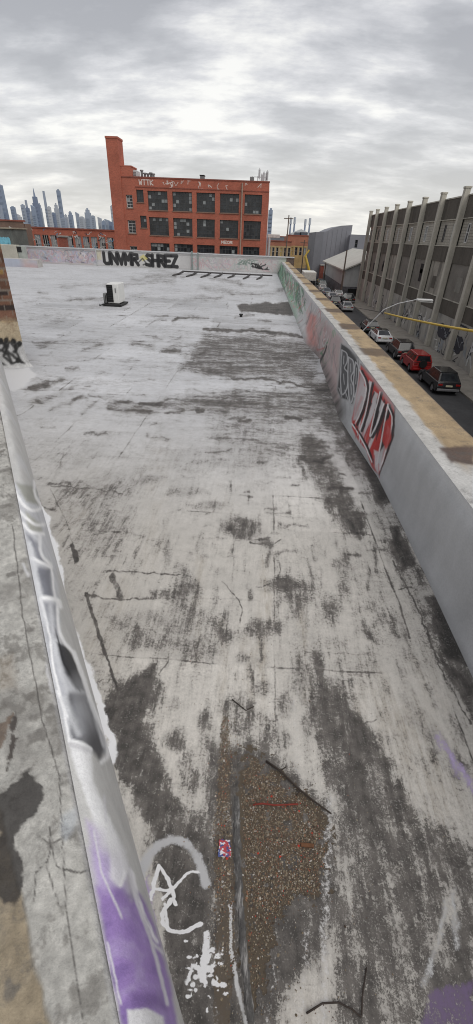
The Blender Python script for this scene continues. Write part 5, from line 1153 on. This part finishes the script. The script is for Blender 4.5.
M_twig2 = plain('pole_wood', (.15,.12,.10), .9); 
upole(289, 215, None, 'tall thin utility pole far down the street left of the orange building', 112)
upole(304.5, 240, None, 'thin utility pole before the wide orange building', 135)
upole(347, 250, None, 'grey pole standing before the pale shed', 84, False)
up_ = gA-dv/np.linalg.norm(dv)*17
e = empty('utility_pole', (up_[0],up_[1],ZS), 'wooden pole behind the long parapet that carries the guarded wire', 'utility pole'); m = MB(); m.tube([(up_[0],up_[1]+.1,ZS),(up_[0],up_[1]+.1,up_[2]+.1)], .12, 8); m.build('pole', M_twig2, e)
upole(326, 262, None, 'short street pole at the left corner of the shed', 112, False)
# boom lift
bl = empty('boom_lift', (10.2,118,ZS), 'yellow boom lift with raised slanting mast parked far down the street', 'boom lift')
M_yel = plain('machine_yellow', (.50,.36,.07), .5); M_tyre = plain('tyre_rubber', (.02,.02,.02), .85)
b0, b1, b2_ = ony(309.5,272,118), ony(305.3,256,118), ony(309.5,250,118)
m = MB(); m.tube([(b0[0],118,b0[2]),(b1[0],118,b1[2])], .3, 8); m.build('boom', M_yel, bl)
m = MB(); m.tube([(b1[0],118.4,b1[2]),(b2_[0],118.4,b2_[2])], .2, 8); m.build('jib', M_yel, bl)
m = MB(); m.bbox((b0[0]-1.1,117,ZS+.5),(b0[0]+1.1,119.4,ZS+1.5), .08); m.build('chassis', M_yel, bl)
for sx in (-1, 1):
    for sy in (-.8, .8): m = MB(); m.tube([(b0[0]+sx*.9,118.2+sy,ZS+.45),(b0[0]+sx*1.2,118.2+sy,ZS+.45)], .45, 14); m.build('wheel', M_tyre, bl)
# box truck
tr = empty('box_truck', (9.2,103,ZS), 'white box truck parked by the near kerb far down the street', 'truck')
t0, t1 = ony(303.8,273,103), ony(317.5,273,103)
m = MB(); m.bbox((t0[0],103,ZS+.9),(t1[0]-.2,109,t1[2]+.1), .04); m.build('cargo_box', plain('white_truck', (.62,.62,.58), .5), tr)
m = MB(); m.bbox((t0[0]+.15,109,ZS+.6),(t1[0]-.35,111,ZS+2.0), .15); m.build('cab', plain('white_truck', (.62,.62,.58)), tr)
m = MB(); m.box((t0[0]+.1,102.95,ZS+1.0),(t1[0]-.3,102.998,t1[2]-.05)); m.build('rear_door', plain('truck_door', (.5,.49,.45), .5), tr)
m = MB(); m.box((t0[0]+.2,102.8,ZS+.55),(t1[0]-.4,102.9,ZS+.75)); m.build('bumper', M_black, tr)
for sx in (t0[0]+.2, t1[0]-.5):
    for sy in (104.3, 109.6): m = MB(); m.tube([(sx,sy,ZS+.48),(sx+.3,sy,ZS+.48)], .48, 14); m.build('wheel', M_tyre, tr)

# ------------------------------------------------------------------ cars (nose towards +y)
M_chrome = plain('bright_rim', (.42,.42,.43), .3, .7, .1); M_redl = plain('red_lens', (.30,.015,.012), .25); M_wl = plain('white_lens', (.7,.7,.68), .2); M_plate = plain('plate_yellow_white', (.62,.58,.42), .5)
M_cg = glassy('car_glass', (.012,.014,.017), .06)
def car(label, x, y, style, colname, colr, yaw=0., group=None, detail=True):
    S_ = {'suv': dict(L=4.8, W=1.95, H=1.72, belt=1.06, hood=.98, deck=1.02, g=(-2.28,1.0), t=(-1.72,.15), rear=1.05), 'sedan': dict(L=4.75, W=1.86, H=1.44, belt=.92, hood=.80, deck=.98, g=(-1.95,1.25), t=(-.95,.35), rear=.98),
          'jeep': dict(L=4.2, W=1.8, H=1.72, belt=1.12, hood=1.06, deck=1.08, g=(-2.12,.80), t=(-2.0,.42), rear=1.1), 'hatch': dict(L=4.2, W=1.8, H=1.5, belt=.95, hood=.86, deck=1.0, g=(-2.0,1.1), t=(-1.5,.2), rear=1.)}[style]
    e = empty('parked_car', (x,y,ZS), label, 'car', group, yaw); hl, hw = S_['L']/2, S_['W']/2; bm_ = carpaint(colname, colr); R = .35 if style != 'suv' else .38; e.scale = (.82,.82,.80)
    wy = (-hl+.92, hl-.88)
    prof = [(-hl+.06,.30)]
    for cy_ in wy:
        for k in range(9): a = math.pi*(1-k/8); prof.append((cy_+(R+.06)*math.cos(a), max(.26, R+(R+.06)*math.sin(a))))
    prof += [(hl-.08,.28),(hl,.45),(hl-.02,.62),(hl-.12,S_['hood']-.14),(hl-.35,S_['hood']-.03),(S_['g'][1]+.05,S_['belt']),(S_['g'][0],S_['belt'] if style != 'sedan' else S_['deck']-.02),(-hl+.1,S_['rear']-.02),(-hl+.02,.8),(-hl,.5)]
    m = MB(); n = len(prof); rings = [(-1,.93),(-.965,.985),(-.86,1.),(.86,1.),(.965,.985),(1,.93)]
    vs = []
    for fx_, sc in rings:
        for (py_, pz_) in prof: 
            tuck = .06*max(0, (pz_-.62))*abs(fx_)*2.; vs.append((fx_*(hw-tuck), py_*(.97+.03*(sc-.93)/.07), .62+(pz_-.62)*(.96+.04*(sc-.93)/.07)))
    fs = [tuple(range(n)), tuple(range(6*n-1, 5*n-1, -1))]
    for r in range(5):
        for i in range(n): fs.append((r*n+i, r*n+(i+1) % n, (r+1)*n+(i+1) % n, (r+1)*n+i))
    m.add(vs, fs)
    zb, zt_ = S_['belt']-.02, S_['H']; wb, wt = hw-.08, hw-.31; (g0, g1), (t0, t1) = S_['g'], S_['t']
    if style == 'sedan': zb = .93
    B = [(-wb,g0,zb),(wb,g0,zb),(wb,g1,zb),(-wb,g1,zb)]; T = [(-wt,t0,zt_-.05),(wt,t0,zt_-.05),(wt,t1,zt_-.05),(-wt,t1,zt_-.05)]
    m.add(B+T, [(0,1,5,4),(1,2,6,5),(2,3,7,6),(3,0,4,7)])
    bo = m.build('body', bm_, e, world=False, smooth=True); bv = bo.modifiers.new('bevel', 'BEVEL'); bv.width = .07; bv.segments = 3; bv.limit_method = 'ANGLE'; bv.angle_limit = R_(28); bv.harden_normals = True
    rf = MB(); rf.bbox((-wt-.02,t0-.03,zt_-.07),(wt+.02,t1+.02,zt_+.01), .05); rf.build('roof', bm_ if colname != 'white_paint' else glassy('glass_roof', (.012,.013,.015), .1), e, world=False)
    def pane(name, q, ins, mat=M_cg):
        q = [Vector(p) for p in q]; c = sum(q, Vector())/4; nrm = (q[1]-q[0]).cross(q[3]-q[0]).normalized()
        if nrm.dot(c-Vector((0,(g0+g1)/2,(zb+zt_)/2))) < 0: nrm = -nrm
        def bl_(u, v): return q[0]*(1-u)*(1-v)+q[1]*u*(1-v)+q[2]*u*v+q[3]*(1-u)*v
        u0, u1, v0, v1 = ins; pts = [bl_(u0,v0), bl_(u1,v0), bl_(u1,v1), bl_(u0,v1)]; mm = MB(); mm.quad(*[p+nrm*.008 for p in pts]); mm.build(name, mat, e, world=False)
    pane('rear_window', [B[0],B[1],T[1],T[0]], (.08,.92,.14,.93)); pane('windshield', [B[2],B[3],T[3],T[2]], (.06,.94,.1,.95))
    for (p, q, r, s) in ((B[1],B[2],T[2],T[1]), (B[3],B[0],T[0],T[3])):
        for u0, u1 in ((.06,.33),(.37,.62),(.66,.93)): pane('side_window', [p,q,r,s], (u0,u1,.12,.88))
    for cy_ in wy:
        for sx in (-1, 1):
            wt_ = MB(); wt_.tube([(sx*(hw-.24),cy_,R),(sx*(hw-.02),cy_,R)], R, 18); wo = wt_.build('wheel', M_tyre, e, world=False); LOC[wo.name] = Vector((0,0,0))
            rm = MB(); rm.tube([(sx*(hw-.03),cy_,R),(sx*(hw-.008),cy_,R)], R*.62, 12); rm.build('rim', M_chrome if detail else M_steel, wo, world=False)
    zl = S_['rear']-.12
    for sx in (-1, 1):
        t_ = MB(); t_.bbox((sx*(hw-.12),-hl-.005,zl-.14),(sx*(hw-.46),-hl+.12,zl), .02); t_.build('taillight', M_redl, e, world=False)
        t_ = MB(); t_.bbox((sx*(hw-.14),hl-.16,.62),(sx*(hw-.5),hl-.02,.76), .02); t_.build('headlight', M_wl, e, world=False)
        t_ = MB(); t_.bbox((sx*(hw-.06),g1-.25,zb+.02),(sx*(hw+.14),g1-.12,zb+.16), .03); t_.build('mirror', bm_, e, world=False)
    t_ = MB(); t_.bbox((-hw+.1,-hl-.05,.36),(hw-.1,-hl+.1,.56), .04); t_.build('bumper', M_chrome if style == 'suv' else bm_, e, world=False)
    t_ = MB(); t_.box((-.26,-hl-.03,.72),(.26,-hl+.06,.84)); t_.build('license_plate', M_plate, e, world=False)
    if style == 'jeep': 
        t_ = MB(); t_.tube([(0,-hl-.02,.95),(0,-hl-.2,.95)], .34, 16); t_.build('spare_wheel', M_tyre, e, world=False)
    return e
BLK, DGR = (.012,.013,.016), (.04,.043,.048)
car('black sport utility car nearest on the street, rear with plate towards us', 12.3, 30.6, 'suv', 'black_paint', BLK)
car('bright red boxy off road car between two dark cars on the street', 12.15, 35.6, 'jeep', 'red_paint', (.36,.018,.018))
car('black car parked directly ahead of the red one', 12.1, 40.0, 'suv', 'ink_black_paint', (.016,.013,.015))
car('white sedan with black glass roof parked on the street', 11.75, 46.2, 'sedan', 'white_paint', (.72,.72,.72))
car('dark grey car parked just ahead of the white sedan', 11.7, 51.5, 'hatch', 'graphite_paint', (.03,.034,.036))
car('silver car farther up the kerb beside the building corner', 11.6, 67.5, 'sedan', 'silver_paint', (.38,.38,.38), 0, None)
far_c = [(10.6,72.5,'suv','black_paint',BLK,'black car in the middle of the parked cluster near the shed'),(13.2,76.5,'suv','graphite_paint',(.03,.034,.036),'dark car close to the shed corner pole'),(11.0,79,'sedan','silver_paint',(.38,.38,.38),'silver car in front of the shed drive'),(12.6,84,'hatch','white_paint',(.72,.72,.72),'white car nosed up to the shed base'),(10.9,86.5,'sedan','blue_grey_paint',(.10,.12,.15),'blue grey car beyond the silver one by the shed'),
         (10.9,93,'hatch','silver_paint',(.38,.38,.38),'silver hatchback along the side of the shed'),(11.6,99.5,'suv','teal_paint',(.09,.14,.13),'greenish dark car parked near the white box truck'),(12,107,'sedan','black_paint',BLK,'far black car beside the small red brick building'),(6.2,97,'suv','black_paint',BLK,'black car before the white box truck at the near kerb'),(6.4,128,'suv','graphite_paint',(.03,.034,.036),'dark car far off beyond the box truck'),(8,140,'sedan','red_paint',(.36,.018,.018),'small red car at the far end of the street')]
for x, y, s, cn, cc, lb in far_c: car(lb, x, y, s, cn, cc, random.uniform(-.06,.06), None, False)
# ------------------------------------------------------------------ sky, sun, camera
SUN_EL, SUN_AZ = R_(56), R_(135)      # from behind left
wd_ = bpy.data.worlds.new('World'); bpy.context.scene.world = wd_; wd_.use_nodes = True; nt = wd_.node_tree; nt.nodes.clear()
out = nt.nodes.new('ShaderNodeOutputWorld'); bg = nt.nodes.new('ShaderNodeBackground'); bg2 = nt.nodes.new('ShaderNodeBackground'); add = nt.nodes.new('ShaderNodeAddShader')
sky = nt.nodes.new('ShaderNodeTexSky'); sky.sky_type = 'NISHITA'; sky.sun_disc = False; sky.sun_elevation = SUN_EL; sky.sun_rotation = SUN_AZ; sky.dust_density = 3.
nt.links.new(sky.outputs[0], bg.inputs[0]); bg.inputs[1].default_value = .015
tc = nt.nodes.new('ShaderNodeTexCoord'); sx = nt.nodes.new('ShaderNodeSeparateXYZ'); nt.links.new(tc.outputs['Generated'], sx.inputs[0])
zc = mth(nt, 'MAXIMUM', sx.outputs[2], 0.); den = mth(nt, 'ADD', zc, .24)
cv = nt.nodes.new('ShaderNodeCombineXYZ'); nt.links.new(mth(nt, 'DIVIDE', sx.outputs[0], den), cv.inputs[0]); nt.links.new(mth(nt, 'DIVIDE', sx.outputs[1], den), cv.inputs[1])
def wn(scale, det, ro, st, dist=0.):
    mp = nt.nodes.new('ShaderNodeMapping'); mp.inputs['Scale'].default_value = st; mp.inputs['Rotation'].default_value = (0,0,R_(-14)); mp.inputs['Location'].default_value = (3.1,1.7,0); nt.links.new(cv.outputs[0], mp.inputs[0])
    n = nt.nodes.new('ShaderNodeTexNoise'); n.inputs['Scale'].default_value = scale; n.inputs['Detail'].default_value = det; n.inputs['Roughness'].default_value = ro; n.inputs['Distortion'].default_value = dist; nt.links.new(mp.outputs[0], n.inputs['Vector']); return n.outputs['Fac']
c1 = wn(.95, 8, .55, (1,1.25,1), .12); c2 = wn(3.1, 8, .6, (.75,1.5,1), .1)
cl = mth(nt, 'ADD', mth(nt, 'MULTIPLY', c1, .55), mth(nt, 'MULTIPLY', c2, .45))
rp = nt.nodes.new('ShaderNodeValToRGB'); nt.links.new(cl, rp.inputs[0]); el = rp.color_ramp.elements
el[0].position = .415; el[0].color = (.39,.395,.42,1); el[1].position = .605; el[1].color = (.94,.93,.90,1)
k = rp.color_ramp.elements.new(.485); k.color = (.49,.495,.52,1); k = rp.color_ramp.elements.new(.545); k.color = (.67,.67,.69,1)
hz = mth(nt, 'POWER', mth(nt, 'SUBTRACT', 1., zc, clamp=True), 7.)
skc = mixc(nt, 1., rp.outputs[0], mrange(nt, zc, .18, .7, 1.0, .74, False), 'MULTIPLY')
colr = mixc(nt, mth(nt, 'MULTIPLY', hz, .6), skc, (.98,.955,.87))
nt.links.new(colr, bg2.inputs[0]); bg2.inputs[1].default_value = 1.
nt.links.new(bg.outputs[0], add.inputs[0]); nt.links.new(bg2.outputs[0], add.inputs[1]); nt.links.new(add.outputs[0], out.inputs[0])
sl = bpy.data.lights.new('sun', 'SUN'); sl.energy = 1.8; sl.angle = R_(60); sl.color = (1., .97, .92); so = bpy.data.objects.new('sun', sl); C.objects.link(so)
dirv = Vector((math.cos(SUN_EL)*math.sin(SUN_AZ), math.cos(SUN_EL)*math.cos(SUN_AZ), math.sin(SUN_EL))); so.rotation_euler = dirv.to_track_quat('Z', 'Y').to_euler(); so.location = (-10,-10,30)
cam = bpy.data.cameras.new('camera'); co = bpy.data.objects.new('camera', cam); C.objects.link(co)
cam.sensor_fit = 'VERTICAL'; cam.sensor_height = 24.; cam.lens = F/1024*24.; cam.clip_start = .02; cam.clip_end = 20000
Mx = Matrix.Identity(4)
for i in range(3): Mx[i][0] = RM[i][0]; Mx[i][1] = -RM[i][1]; Mx[i][2] = -RM[i][2]
Mx[0][3], Mx[1][3], Mx[2][3] = 0, 0, H; co.matrix_world = Mx
sc = bpy.context.scene; sc.camera = co; sc.view_settings.view_transform = 'Standard'; sc.view_settings.look = 'None'; sc.view_settings.exposure = 0; sc.view_settings.gamma = 1
sc.render.engine = 'CYCLES'; sc.cycles.filter_width = 1.05; sc.cycles.max_bounces = 6
